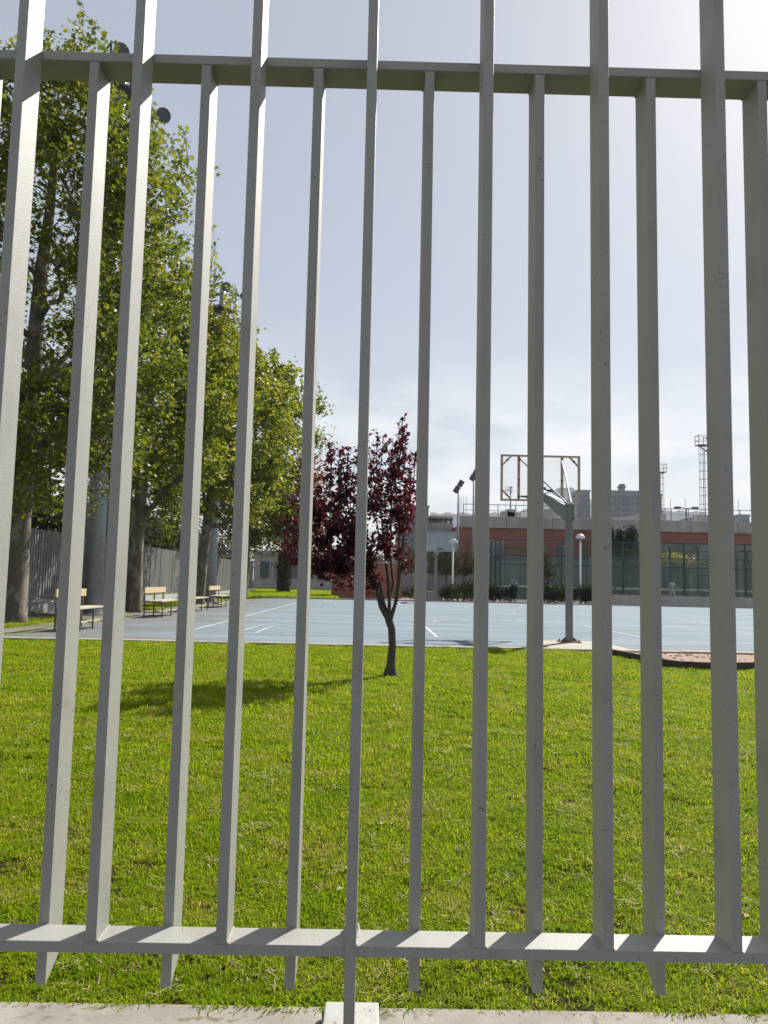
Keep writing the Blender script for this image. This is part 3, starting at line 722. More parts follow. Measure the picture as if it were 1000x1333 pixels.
# red/green-leaved tree seen between the planes and the plum
blob_tree('ornamental_tree', 'red and green leaved tree behind the purple plum, left of its crown', gx(392, 27), 47.5, 9.6, 1.7, 2.6, 4200, .22, M['plumleaf2'], 31, rtr=.12, ncl=34)
bpy.data.objects['ornamental_tree'].location.x = gx(393, 47.5)
# shaggy stump of a trunk on the far lawn with a tuft of green above
st = empty('stump', gnd(369, 772), 0, 'thick dark shaggy tree trunk on the far lawn under green foliage', 'tree trunk')
Ys = gnd(369, 772).y
sm = MB(); rs = .58*Ys/76
sm.tube([(0, 0, -.1), (.02, 0, .5), (-.03, 0, 1.5), (.02, 0, 2.4), (0, 0, 3.3), (0, 0, 4.4)], [rs*1.15, rs*1.05, rs, rs*.98, rs*.95, rs*.5], 14)
sm.build('trunk', M['ivy'], st, smooth=True)
P = np.array([(rs*1.02*math.cos(a), rs*1.02*math.sin(a), z) for a, z in zip(rng.uniform(0, 6.28, 900), rng.uniform(0, 3.4, 900))])+rng.normal(0, .05, (900, 3))
tag(put('ivy', leaves_mesh('ivy', P, .22, 'lance2', M['shrubleaf'], .1), st), kind='stuff')
P = rng.normal(0, 1, (5200, 3))*np.array([1.7, 1.5, 1.0])+np.array([0, 0, 5.4])
tag(put('foliage', leaves_mesh('foliage', P, .3, 'lance2', M['planeleaf'], .1), st), kind='stuff')

# ------------------------------------------------------------------ left side fence (corrugated sheets on a low wall)
sf = empty('side_fence', (-9.45, 12, 0), 0, 'grey corrugated sheet fence on a low wall running back behind the plane trees', 'fence')
def corrug(length, h, pitch=.16, dep=.035):
    m = MB(); n = int(length/pitch); ys = []; 
    for i in range(n):
        y = i*pitch
        ys += [(y, 0), (y+pitch*.45, 0), (y+pitch*.55, dep), (y+pitch*.95, dep)]
    ys.append((length, 0))
    vs = []; 
    for y, x in ys: vs += [(x, y, 0), (x, y, h)]
    for y, x in ys: vs += [(x-.012, y, 0), (x-.012, y, h)]
    k = len(ys)
    fs = [(2*i, 2*i+2, 2*i+3, 2*i+1) for i in range(k-1)] + [(2*k+2*i, 2*k+2*i+1, 2*k+2*i+3, 2*k+2*i+2) for i in range(k-1)]
    fs += [(2*i+1, 2*i+3, 2*k+2*i+3, 2*k+2*i+1) for i in range(k-1)]
    return m.add(vs, fs).mesh('corrugated_panel', M['sidefence'])
cp = corrug(1.94, 1.95); pm = MB().bb(-.04, .04, -.03, .03, 0, 2.32).mesh('fence_post', M['steel'])
wl = MB().bb(-.12, .12, 0, 1.985, -.05, .30).mesh('wall_block', M['wallgrey'])
for i in range(24):
    put('corrugated_panel', cp, sf, (0, i*2+.03, .36)); put('fence_post', pm, sf, (-.06, i*2, 0)); put('wall_block', wl, sf, (0, i*2, 0))
# low pipe rail in front of that wall
pr = empty('pipe_rail', (-8.9, 12.5, 0), 0, 'low two-bar pipe rail in front of the corrugated fence at the far left', 'rail')
for z in (.30, .48): MB().tube([(0, 0, z), (0, 9.8, z)], .025, 8).build('rail', M['steel'], pr)
ppm = MB().tube([(0, 0, -.05), (0, 0, .5)], .022, 8).mesh('rail_post', M['steel'])
for i in range(6): put('rail_post', ppm, pr, (0, .1+i*1.9, 0))

# ------------------------------------------------------------------ benches
def make_bench():
    b = empty('bench', (0, 0, 0), 0, 'x', 'bench', 'wooden player benches along the left sideline')
    Lb = 2.0
    MB().box((-.25, 0, .70), (.028, Lb, .15)).build('backrest', M['wood'], b, bevel=.006)
    for k, x in enumerate((-.15, 0.0, .15)): MB().box((x, 0, .42), (.13, Lb, .032)).build('seat_slat', M['woodw'], b, bevel=.005)
    MB().box((.10, 0, .15), (.10, Lb-.1, .028)).build('foot_board', M['woodw'], b, bevel=.005)
    lm = MB()
    lm.beam((-.27, 0, 0), (-.27, 0, .78), .03); lm.beam((.2, 0, 0), (.2, 0, .40), .03); lm.beam((-.255, 0, .39), (.215, 0, .39), .028); lm.beam((-.255, 0, .13), (.215, 0, .13), .025)
    me = lm.mesh('leg_frame', M['legs'])
    for y in (-.88, 0, .88): put('leg_frame', me, b, (0, y, 0))
    return b
b0 = make_bench()
for i, (ya, yb, lab) in enumerate(((14.6, 16.1, 'nearest wooden bench, beside the first plane tree at the edge of the blue court'),
                                   (20.2, 22.2, 'second wooden bench from the front, seen whole between two fence bars'),
                                   (23.9, 25.9, 'third wooden bench, in front of the leaning trunk and grey mast'),
                                   (28.0, 30.0, 'farthest wooden bench, just past the second floodlight mast'))):
    b_ = b0 if i == 0 else copy_tree(b0)
    b_.location = (-5.72, (ya+yb)/2, 0); b_.scale.y = (yb-ya)/2; b_['label'] = lab

# ------------------------------------------------------------------ floodlight masts
def mast(X, Y, H, rz, label, rad=.28, ladder=True, lamps=4, AL=1.15, group='tall floodlight masts with platforms'):
    t = empty('floodlight_mast', (X, Y, 0), rz, label, 'floodlight mast', group)
    MB().tube([(0, 0, -.05), (0, 0, H*.5), (0, 0, H)], [rad, rad*.78, rad*.5], 14).build('pole', M['steel'], t, smooth=True)
    MB().tube([(0, 0, -.04), (0, 0, .05)], rad*1.6, 14).build('base_flange', M['steel'], t)
    pl = MB().box((.55, 0, H-1.0), (1.9, 1.0, .08)); pl.beam((0, 0, H-2.0), (1.3, 0, H-1.05), .09); pl.build('platform', M['dsteel'], t)
    ra = MB()
    for z in (.5, 1.05):
        ra.beam((-.38, -.48, H-1+z), (1.48, -.48, H-1+z), .04); ra.beam((-.38, .48, H-1+z), (1.48, .48, H-1+z), .04)
        ra.beam((1.48, -.46, H-1+z), (1.48, .46, H-1+z), .04)
    for x in (-.38, .55, 1.48):
        for y in (-.48, .48): ra.beam((x, y, H-.96), (x, y, H+.1), .05)
    ra.build('railing', M['dsteel'], t)
    ca = MB().beam((0, -AL, H+.05), (0, AL*.3, H+.05), .09); ca.beam((0, -AL, H-1.3), (0, AL*.3, H-1.3), .09); ca.build('crossarm', M['steel'], t)
    fl = MB()
    # drum floodlight: a shallow cone and a rim
    fl.tube([(-.05, 0, 0), (-.16, 0, -.02), (-.34, 0, -.07), (-.40, 0, -.09)], [.05, .16, .22, .21], 14)
    fme = fl.mesh('floodlight', M['dsteel'], smooth=False)
    for k in range(lamps):
        z = H+.05 if k % 2 == 0 else H-1.3
        q = (k//2)/(max(1, lamps//2-1)); put('floodlight', fme, t, (-.02, -AL+AL*1.15*q, z-.02), 0)
    if ladder:
        ld = MB(); z0, z1 = 2.5, H-1
        for y in (-.2, .2): ld.beam((.75, y, z0), (.75, y, z1), .05)
        z = z0
        while z < z1: ld.beam((.75, -.2, z), (.75, .2, z), .035); z += .35
        z = z0+.5
        while z < z1:
            ld.beam((.75, -.2, z), (1.2, -.2, z), .03); ld.beam((.75, .2, z), (1.2, .2, z), .03); ld.beam((1.2, -.2, z), (1.2, .2, z), .03); z += .9
            ld.beam((.3, 0, z), (.75, 0, z), .04)
        for y in (-.2, .2): ld.beam((1.2, y, z0+.5), (1.2, y, z1), .03)
        ld.build('ladder', M['dsteel'], t)
    return t
mast(gx(121, 21), 21, 15.9, R(130), 'tall floodlight mast with thick pole just left of the second plane trunk')
mast(-7.25, 34.3, 14.3, R(150), 'floodlight mast beside the third trunk, lamps showing above the treetops', rad=.26)
mast(gx(858, 100)-.5, 100, 17.3, R(0), 'distant floodlight mast right of the apartment towers, half hidden by a fence bar', rad=.3)
mast(gx(921, 82)+.6, 82, 17.6, R(180), 'distant floodlight mast with platform and ladder near the right edge', rad=.3)
mast(gx(664, 210), 210, 28, R(180), 'small far floodlight mast seen through the near hoop backboard', rad=.4, ladder=False)
def spot_pole(px, Y, py, label, rz=0):
    H = at(px, py, Y).z
    t = empty('spotlight_pole', (at(px, py, Y).x, Y, 0), rz, label, 'light pole', 'slim poles with paired dark spotlights')
    MB().tube([(0, 0, -.05), (0, 0, H)], [.11, .06], 8).build('pole', M['steel'], t, smooth=True)
    for k, (dz, dx) in enumerate(((0, .16), (-.48, -.16))):
        m = MB(); m.beam((dx-.12, -.1, H+dz-.24), (dx+.14, -.1, H+dz+.2), .34, .4); m.beam((0, 0, H+dz-.1), (dx, 0, H+dz+.1), .08); m.build('spotlight', M['dsteel'], t, bevel=.05)
    return t
spot_pole(597, 58, 629, 'slim pole with two dark spotlights left of the red building')
spot_pole(617, 62, 614, 'slim pole whose spotlights peek out from behind a fence bar above the red building', .4)
spot_pole(946, 66, 641, 'slim pole with dark spotlights at the right beyond the glass court')

# ------------------------------------------------------------------ globe lamp posts
def lamp_post(px, Y, py, label):
    p = at(px, py, Y); t = empty('lamp_post', (p.x, Y, 0), 0, label, 'lamp post', 'garden lamp posts with half-dome heads')
    MB().tube([(0, 0, -.05), (0, 0, .6), (0, 0, p.z-.35)], [.08, .06, .05], 8).build('pole', M['white'], t, smooth=True)
    MB().sph((0, 0, p.z-.3), (.30, .30, .30), 14, 6, z0=0).build('lamp_head', M['lampglass'], t, smooth=True)
    MB().tube([(0, 0, p.z-.40), (0, 0, p.z-.30)], [.10, .22], 12).build('lamp_collar', M['steel'], t)
    return t
lamp_post(590, 47.5, 701, 'white lamp post by the shrubs behind the far hoop')
lamp_post(755.5, 48, 695, 'pale half-dome lamp post right of the near hoop pole')
dl = empty('street_light', (gx(895, 120), 120, 0), 0, 'tiny twin-headed street light on the skyline near the right', 'street light')
hz_ = at(895, 662, 120).z
MB().tube([(0, 0, 0), (0, 0, hz_)], .1, 6).build('pole', M['dsteel'], dl)
for q in (-1, 1): m = MB().beam((0, 0, hz_), (q*1.2, 0, hz_+.15), .1); m.box((q*1.4, 0, hz_+.12), (.9, .5, .3)); m.build('lamp_head', M['dsteel'], dl)

# ------------------------------------------------------------------ near hoop, seen from behind
def hoop_near():
    YP, YB = 14.15, 17.2
    xp = at(741, 838, YP).x; xb = at(703.5, 627, YB).x
    t = empty('basketball_hoop', (xp, YP, 0), 0, 'near basketball hoop seen from behind, grey pole and tan framed backboard', 'basketball hoop', None)
    dx = xb-xp; dy = YB-YP
    ztop = at(740, 655, YP).z
    MB().bb(-.058, .058, -.058, .058, .02, ztop).build('pole', M['polegrey'], t, bevel=.008)
    m = MB().bb(-.19, .19, -.16, .16, .022, .04)
    for a in (-1, 1):
        for b in (-1, 1): m.tube([(a*.15, b*.12, .04), (a*.15, b*.12, .075)], .018, 6)
    for a in (-1, 1): m.add([(a*.07, -.008, .04), (a*.16, -.008, .04), (a*.07, -.008, .12), (a*.07, .008, .04), (a*.16, .008, .04), (a*.07, .008, .12)], [(0, 1, 2), (5, 4, 3), (0, 3, 4, 1), (1, 4, 5, 2), (2, 5, 3, 0)])
    m.build('base_plate', M['rust'], t)
    m = MB().bb(-.08, .08, -.085, .085, ztop-.33, ztop-.02)
    m.build('clamp', M['polegrey'], t, bevel=.006)
    m = MB()
    for a in (-1, 1):
        for z in (ztop-.28, ztop-.07): m.tube([(a*.065, -.085, z), (a*.065, -.11, z)], .016, 6)
    m.build('bolt', M['dsteel'], t)
    # box arm that tapers from the pole to the backboard
    zb0, zb1 = 2.93, 3.98; z_arm = 3.05
    m = MB(); hw = .06
    a0 = [(0, .08, ztop-.33), (0, .08, ztop-.05), (dx, dy-.06, z_arm+.10), (dx, dy-.06, z_arm-.03)]
    vs = [(x-hw, y, z) for x, y, z in a0] + [(x+hw, y, z) for x, y, z in a0]
    m.add(vs, [(0, 1, 2, 3), (7, 6, 5, 4), (0, 4, 5, 1), (1, 5, 6, 2), (2, 6, 7, 3), (3, 7, 4, 0)])
    m.build('arm', M['polegrey'], t)
    # cap strip on the arm's upper edge
    MB().beam((0, .08, ztop-.03), (dx, dy-.07, z_arm+.125), .15, .02).build('arm_flange', M['steel'], t)
    # tubes to the upper corners of the frame
    for q in (-1, 1):
        MB().tube([(q*.04, .0, ztop+.0), (dx+q*.47, dy-.05, zb1-.1)], .020, 8).build('brace', M['steel'], t)
    hb = MB(); W2 = .9
    hb.beam((dx-W2+.025, dy, zb0), (dx-W2+.025, dy, zb1), .05); hb.beam((dx+W2-.025, dy, zb0), (dx+W2-.025, dy, zb1), .05)
    hb.beam((dx-W2+.05, dy, zb0+.02), (dx+W2-.05, dy, zb0+.02), .045, .04); hb.beam((dx-W2+.05, dy, zb1-.02), (dx+W2-.05, dy, zb1-.02), .045, .04)
    for a in (-1, 1):
        hb.beam((dx+a*.49, dy-.005, zb0+.04), (dx+a*.49, dy-.005, zb1-.04), .055, .05)
        for z, s_ in ((zb0+.03, 1), (zb1-.03, -1)):
            hb.beam((dx+a*(W2-.24), dy-.003, z), (dx+a*(W2-.04), dy-.003, z+s_*.21), .035)
    hb.build('board_frame', M['tan'], t)
    hb = MB()
    for a in (-1, 1):
        for z in (zb0+.1, zb0+.48, zb1-.1): hb.box((dx+a*.49, dy-.035, z), (.035, .02, .05))
        for z in (zb0+.13, zb1-.13): hb.box((dx+a*(W2-.14), dy-.03, z), (.04, .02, .04))
    hb.build('bracket', M['dsteel'], t)
    MB().bb(dx-W2, dx+W2, dy+.03, dy+.045, zb0, zb1).build('backboard', M['clear'], t)
    mp_ = MB().beam((dx-.28, dy-.03, z_arm+.12), (dx+.28, dy-.03, z_arm+.12), .06); mp_.beam((dx-.45, dy-.03, z_arm-.02), (dx+.45, dy-.03, z_arm-.02), .04)
    mp_.bb(dx-.12, dx+.12, dy-.05, dy+.03, z_arm-.04, z_arm+.2); mp_.build('mounting_bracket', M['dsteel'], t)
    rm = MB(); ring = [(dx+.228*math.cos(a), dy+.045+.38+.228*math.sin(a), 3.05) for a in [2*math.pi*i/24 for i in range(25)]]
    rm.tube(ring, .010, 6, cap=False); rm.beam((dx-.08, dy+.04, 3.04), (dx-.08, dy+.22, 3.05), .02); rm.beam((dx+.08, dy+.04, 3.04), (dx+.08, dy+.22, 3.05), .02)
    rm.build('rim', M['redbox'], t, smooth=True)
hoop_near()
def hoop_far():
    Y = 42.9; p0 = at(552, 717, Y); p1 = at(594, 693, Y); xc = (p0.x+p1.x)/2; z0, z1 = p0.z, p1.z
    t = empty('basketball_hoop', (xc, 45.6, 0), 0, 'far basketball hoop with milky glass backboard facing the camera', 'basketball hoop', None)
    MB().bb(-.08, .08, -.08, .08, -.02, 2.9).build('pole', M['polegrey'], t)
    d = Y-45.6
    MB().beam((0, 0, 2.8), (0, d+.1, z0+.2), .16, .22).build('arm', M['steel'], t)
    for q in (-1, 1): MB().tube([(0, 0, 2.9), (q*.5, d+.08, z1-.15)], .03, 6).build('brace', M['steel'], t)
    hw = (p1.x-p0.x)/2
    MB().bb(-hw, hw, d-.01, d+.01, z0, z1).build('backboard', M['fboard'], t)
    m = MB()
    m.beam((-hw, d, z0), (hw, d, z0), .05); m.beam((-hw, d, z1), (hw, d, z1), .05); m.beam((-hw, d, z0), (-hw, d, z1), .05); m.beam((hw, d, z0), (hw, d, z1), .05)
    for a in (-1, 0, 1): m.beam((a*hw*.5, d+.03, z0), (a*hw*.5, d+.03, z1), .03)
    m.build('board_frame', M['steel'], t)
    rm = MB(); rm.tube([(.228*math.cos(a), d-.4+.228*math.sin(a), z0+.12) for a in [2*math.pi*i/20 for i in range(21)]], .018, 6, cap=False)
    rm.beam((0, d, z0+.1), (0, d-.2, z0+.12), .2, .03); rm.build('rim', M['dsteel'], t)
hoop_far()

# ------------------------------------------------------------------ planters / blocks, shrubs, small trees
for px, Y, w_, d_, lab in ((556, 52, 1.0, 'a', 'left pale concrete planter box on pink paving behind the far hoop'), (566, 49, .95, 'b', 'concrete planter box just behind the foot of the far hoop')):
    t = empty('planter_box', (gx(px, Y), Y, 0), R(12), lab, 'planter', 'concrete planter boxes behind the far hoop')
    MB().box((0, 0, .24), (w_, .6, .48)).build('body', M['wallgrey'], t, bevel=.02)
    MB().box((0, 0, .50), (w_+.06, .66, .05)).build('rim', M['cream'], t)
def shrub(px, Y, wd, h, label, seed, m='shrubleaf', name='shrub', nl=1100, size=.13):
    global rng
    rng = np.random.default_rng(seed); random.seed(seed)
    t = empty(name, (gx(px, Y), Y, 0), 0, label, 'shrub', 'dark shrubs along the far side of the court')
    st_ = MB(); P = []
    for i in range(12):
        q = np.array([rng.uniform(-.5, .5)*wd*.85, rng.uniform(-.35, .35)*wd*.8, h*rng.uniform(.35, .85)])
        st_.tube([(q[0]*.2, q[1]*.2, -.03), tuple(q)], [.02, .006], 5, cap=False)
        P.append(q+rng.normal(0, 1, (nl//12, 3))*np.array([wd*.13, wd*.12, h*.16]))
    P = np.concatenate(P); P[:, 2] = np.clip(P[:, 2], .04, None)
    st_.build('stem', M['dbark'], t)
    tag(put('foliage', leaves_mesh('foliage', P, size, 'lance2', M[m], .2), t), kind='stuff')
sh = [(582, 47.6, 1.2, .95, 'low dark shrub left of the white lamp post'), (600, 47, 1.7, 1.25, 'rounded dark shrub just right of the white lamp post'), (612, 49.5, 1.5, 1.1, 'dark shrub below the two small trees'),
      (632, 48, 1.1, 1.0, 'dark shrub at the left corner of the glass court'), (643, 47.6, 1.0, .95, 'dark shrub in front of the court corner posts'), (664, 47.4, .9, 1.0, 'small upright dark shrub before the glass court'),
      (712, 47.3, 1.3, .9, 'low spreading shrub under the slim tree at the glass court'), (724, 48, 1.5, 1.3, 'larger dark shrub beside the slim tree'), (738, 47.6, 1.2, 1.0, 'dark shrub behind the near hoop pole'), (764, 47.6, 1.0, 1.1, 'dark shrub right of the half-dome lamp post'), (776, 47.4, 1.2, 1.15, 'dark shrub at the end of the grey wall'), (538, 52, 1.6, .8, 'low shrub beside the planter boxes, left end')]
for i, (px, Y, wd, h, lab) in enumerate(sh): shrub(px, Y, wd, h, lab, 100+i)
G_ = 'small dark round-headed trees beyond the court'
blob_tree('small_tree', 'small round dark tree right behind the far hoop', gx(581, 51), 51, 3.55, 1.05, 1.6, 2200, .13, M['smallleaf'], 41, group=G_, rtr=.05)
blob_tree('small_tree', 'small dark tree between the slim spotlight pole and glass court', gx(604, 52), 52, 3.3, 1.0, 1.5, 2200, .13, M['smallleaf'], 42, group=G_, rtr=.05)
blob_tree('small_tree', 'slim small tree in front of the glass court, left of the near hoop pole', gx(713, 48.4), 48.4, 3.2, .8, 1.5, 1500, .12, M['smallleaf'], 43, group=G_, rtr=.045)
blob_tree('small_tree', 'small olive-green tree behind the left end of the grey wall', gx(818, 61), 61, 3.9, 1.5, 1.6, 2200, .16, M['smallleaf'], 44, group=G_, rtr=.06)
blob_tree('small_tree', 'leafy tree by the pale building behind the far hoop', gx(535, 60), 60, 4.0, 1.5, 1.4, 2000, .16, M['smallleaf'], 45, group=G_, rtr=.06)
def conifer(px, Y, py, w_, label, seed):
    global rng
    rng = np.random.default_rng(seed); p = at(px, py, Y); H = p.z
    t = empty('conifer', (p.x, Y, 0), 0, label, 'conifer', 'dark conifers behind the glass court'); P = []; m = MB()
    m.tube([(0, 0, -.1), (0, 0, H*.95)], [.16, .03], 8); m.build('trunk', M['dbark'], t)
    for k in range(26):
        z = H*(.2+.78*k/26); rr = w_*(1-.85*(z/H))*rng.uniform(.7, 1.15)
        n = 90; a = rng.uniform(0, 6.28, n); r_ = rr*np.sqrt(rng.random(n))
        P.append(np.stack([r_*np.cos(a), r_*np.sin(a), z+rng.normal(0, .22, n)-r_*.2], 1))
    tag(put('foliage', leaves_mesh('foliage', np.concatenate(P), .3, 'lance', M['pineleaf'], .1), t), kind='stuff')
conifer(794, 62.5, 686, 1.5, 'leftmost dark conifer, behind the fence bar near the red roof', 51)
conifer(807, 63, 690, 1.8, 'middle dark conifer over the glass court', 52)
conifer(821, 62.5, 684, 2.2, 'widest dark conifer over the glass court', 53)
blob_tree('yellow_bush', 'bright yellow-green bush showing above the glass court rail', gx(876, 61.5), 61.5, 3.9, 1.5, 2.6, 1500, .16, M['yellowleaf'], 61, cat='bush', group=None, rtr=.05)
blob_tree('yellow_bush', 'smaller yellow bush fading out to the right of the brightest one', gx(897, 62), 62, 3.6, 1.4, 2.6, 700, .14, M['yellowleaf'], 62, cat='bush', group=None, rtr=.05)

# ------------------------------------------------------------------ low grey wall at the right
wx0, wx1 = gx(791, 47.2), 30
lw = empty('low_wall', (wx0, 47.3, 0), 0, 'low grey concrete wall along the far side of the court at the right', 'wall')
zt_ = at(880, 777, 47.3).z; bl = MB().bb(0, 1.99, -.12, .12, -.05, zt_).mesh('wall_panel', M['wallgrey'], bevel=.008); cpm = MB().bb(0, 1.99, -.15, .15, zt_, zt_+.05).mesh('coping', M['parapet'])
n = int((wx1-wx0)/2)
for i in range(n): put('wall_panel', bl, lw, (i*2.0, 0, 0)); put('coping', cpm, lw, (i*2.0, 0, 0))

# ------------------------------------------------------------------ glass (padel) court
PX0, PX1, PY0, PY1 = 8.15, 28.15, 50.0, 60.0
pc = empty('glass_court', (PX0, PY0, 0), 0, 'glass-walled ball court with dark green posts in front of the red building', 'sports court')
gp3 = MB().bb(0, 1.94, -.006, .006, .03, 2.98).mesh('glass_pane', M['pglass']); gp3s = MB().bb(-.006, .006, 0, 1.94, .03, 2.98).mesh('glass_pane', M['pglass'])
p4 = MB().bb(-.05, .05, -.05, .05, 0, 4.0).mesh('post', M['green'])
W_, D_ = PX1-PX0, PY1-PY0
for j, y in enumerate((0, D_)):
    for i in range(11): put('post', p4, pc, (i*2, y, 0))
    for i in range(10): put('glass_pane', gp3, pc, (i*2+.03, y, 0))
for x in (0, W_):
    for i in range(1, 5): put('post', p4, pc, (x, i*2, 0))
    for i in range(5): put('glass_pane', gp3s, pc, (x, i*2+.03, 0))
for x in (5.0, 7.0, 9.0, 11.0, 13.0, 15.0, 17.0): put('post', p4, pc, (x, -.0, 0)) if False else put('post', p4, pc, (x, D_*.5, 0))
ra = MB()
for z in (3.0, 4.0):
    for y in (0, D_): ra.bb(.05, W_-.05, y-.03, y+.03, z-.03, z+.03)
    for x in (0, W_): ra.bb(x-.03, x+.03, .05, D_-.05, z-.03, z+.03)
ra.bb(.05, W_-.05, -.075, -.055, 2.38, 2.44)
ra.build('rail', M['green'], pc)
me_ = MB()
for y in (0, D_):
    z = 3.1
    while z < 3.98: me_.bb(.05, W_-.05, y-.004, y+.004, z, z+.012); z += .1
    x = .2
    while x < W_: me_.bb(x, x+.012, y+.005, y+.012, 3.03, 3.97); x += .2
# wire mesh over the pane area, right of the first bays
z = .12
while z < 2.95: me_.bb(5.6, W_-.05, -.095, -.088, z, z+.012); z += .12
x = 5.6
while x < W_: me_.bb(x, x+.012, -.087, -.08, .05, 2.97); x += .24
tag(me_.build('wire_mesh', M['fadegreen'], pc), kind='stuff')
hr = empty('net', (PX0-.5, 55, 0), 0, 'white-taped net stretched across inside the glass court', 'net')
MB().bb(.6, W_+.4, -.03, .03, .92, 1.05).build('tape', M['white'], hr)
nm = MB(); x = .7
while x < W_+.4: nm.bb(x, x+.015, -.01, .01, .02, .92); x += .25
z = .1
while z < .9: nm.bb(.6, W_+.4, -.014, -.011, z, z+.015); z += .16
tag(nm.build('netting', M['dsteel'], hr), kind='stuff')
sheet('court_floor', PX0+.05, PX1-.05, PY0+.05, PY1-.05, .006, mat('green_floor', (.035, .06, .06), .8, col2=(.03, .05, .05), nscale=1))

# ------------------------------------------------------------------ people inside the glass court
def person(px, Y, shirt, bottom, label, pose, rz):
    t_ = bpy.data.meshes.new('person')
    J = {'pel': (0, 0, .95, .14), 'bel': (0, 0, 1.10, .13), 'che': (0, 0, 1.30, .155), 'nek': (0, .01, 1.47, .06), 'hed': (0, .02, 1.58, .09), 'crn': (0, .01, 1.70, .085)}
    for s, q in (('l', -1), ('r', 1)):
        k = pose if s == 'l' else -pose
        J['hip'+s] = (q*.10, 0, .90, .10); J['kne'+s] = (q*.14, .12+.1*k, .50, .065); J['ank'+s] = (q*.17, -.03+.22*k, .08, .045); J['toe'+s] = (q*.19, .14+.22*k, .04, .04)
        J['sho'+s] = (q*.19, 0, 1.40, .065); J['elb'+s] = (q*.27, .05+.12*k, 1.15, .045); J['wri'+s] = (q*.22, .27+.1*k, 1.05+.1*k, .033); J['han'+s] = (q*.20, .36+.1*k, 1.07+.1*k, .035)
    E = [('pel', 'bel'), ('bel', 'che'), ('che', 'nek'), ('nek', 'hed'), ('hed', 'crn')]
    for s in 'lr': E += [('pel', 'hip'+s), ('hip'+s, 'kne'+s), ('kne'+s, 'ank'+s), ('ank'+s, 'toe'+s), ('che', 'sho'+s), ('sho'+s, 'elb'+s), ('elb'+s, 'wri'+s), ('wri'+s, 'han'+s)]
    ks = list(J); me = bpy.data.meshes.new('person'); me.from_pydata([J[k][:3] for k in ks], [(ks.index(a), ks.index(b)) for a, b in E], [])
    o = bpy.data.objects.new('person_tmp', me); C.objects.link(o)
    sk = o.modifiers.new('s', 'SKIN'); 
    for i, k in enumerate(ks): me.skin_vertices[0].data[i].radius = (J[k][3], J[k][3]*.8); me.skin_vertices[0].data[i].use_root = (k == 'pel')
    sb = o.modifiers.new('b', 'SUBSURF'); sb.levels = 2; sb.render_levels = 2
    dg = bpy.context.evaluated_depsgraph_get(); nm_ = bpy.data.meshes.new_from_object(o.evaluated_get(dg)); bpy.data.objects.remove(o)
    nm_.materials.clear()
    for q in (M['skin'], shirt, bottom, M['dbark']): nm_.materials.append(q)
    for p in nm_.polygons:
        c = p.center; p.use_smooth = True
        if c.z > 1.62 or (c.z > 1.52 and c.y < .0): p.material_index = 3
        elif 1.0 < c.z < 1.46 and (abs(c.x) < .24 and c.y < .12): p.material_index = 1
        elif .55 < c.z <= 1.0 and abs(c.x) < .21: p.material_index = 2
        elif c.z < .09: p.material_index = 1
        else: p.material_index = 0
    r = bpy.data.objects.new('person', nm_); C.objects.link(r); r.location = (gx(px, Y), Y, .006); r.rotation_euler.z = rz
    tag(r, label, 'person', None)
person(669, 52.5, M['bluecloth'], M['navy'], 'person in a light blue top left inside the glass court', .6, R(150))
person(732, 53, M['navy'], M['navy'], 'person in dark navy clothes behind the near hoop pole in the glass court', -.7, R(60))
person(875, 53.5, M['whitecloth'], M['whitecloth'], 'person dressed all in white playing in the glass court at right', .8, R(200))

# ------------------------------------------------------------------ red building with concrete parapet
YR = 66.0
def zz(py, px=760, Y=YR): return at(px, py, Y).z
rb = empty('red_building', (gx(590, YR), YR, 0), 0, 'long low red building with grey concrete parapet behind the glass court', 'building')
xl = 0.0; xr = 62 - rb.location.x
z_par1 = zz(671.5, 600); z_par0 = zz(686.5, 600); z_red0 = zz(704, 650); z_gl0 = zz(724, 700)
xa = gx(779, YR)-rb.location.x; xb = gx(851, YR)-rb.location.x; z_r2 = at(900, 707, YR).z
MB().bb(xl, xa, 0, 14, z_gl0, z_par0).build('upper_wall', M['red'], rb)
MB().bb(xa+.01, xb-.01, .12, 14, z_gl0, z_par0).build('set_back_wall', M['parapet'], rb)
MB().bb(xb, xr, 0, 14, z_r2, z_par0).build('upper_wall', M['red'], rb)
MB().bb(xb, xr, .30, 14, z_gl0, z_r2-.003).build('upper_glazing', M['window'], rb)
pnl = MB().bb(0, 3.97, -.12, .12, z_par0+.01, z_par1).mesh('parapet_panel', M['parapet'], bevel=.02)
for i in range(int((xr-xl)/4)): put('parapet_panel', pnl, rb, (i*4+.5, -.06, 0))
MB().bb(.5, xr, .3, 14, z_par0, z_par0+.3).build('roof', M['parapet'], rb)
MB().bb(0, 1.35, -.05, 14, 0, z_gl0-.002).build('corner_pier', M['red'], rb)
MB().bb(1.4, xr, .35, .5, 0, z_gl0).build('glass_wall', M['window'], rb)
MB().bb(1.2, 1.32, -.1, .3, z_red0-1.7, z_red0).build('dark_edge', M['dsteel'], rb)  # narrow dark steel strip where the glazing begins
clm = MB().bb(-.16, .16, -.05, .17, 0, z_gl0-.003).mesh('column', M['parapet'])
for i in range(9): put('column', clm, rb, (3.2+i*4.3, 0, 0))
mu_ = MB().bb(-.05, .05, .2, .34, 0, z_gl0-.003).mesh('mullion', M['dsteel'])
for i in range(40): put('mullion', mu_, rb, (1.6+i*1.05, 0, 0))
MB().bb(1.4, xr, .18, .33, z_gl0-.25, z_gl0-.12).build('transom', M['dsteel'], rb)
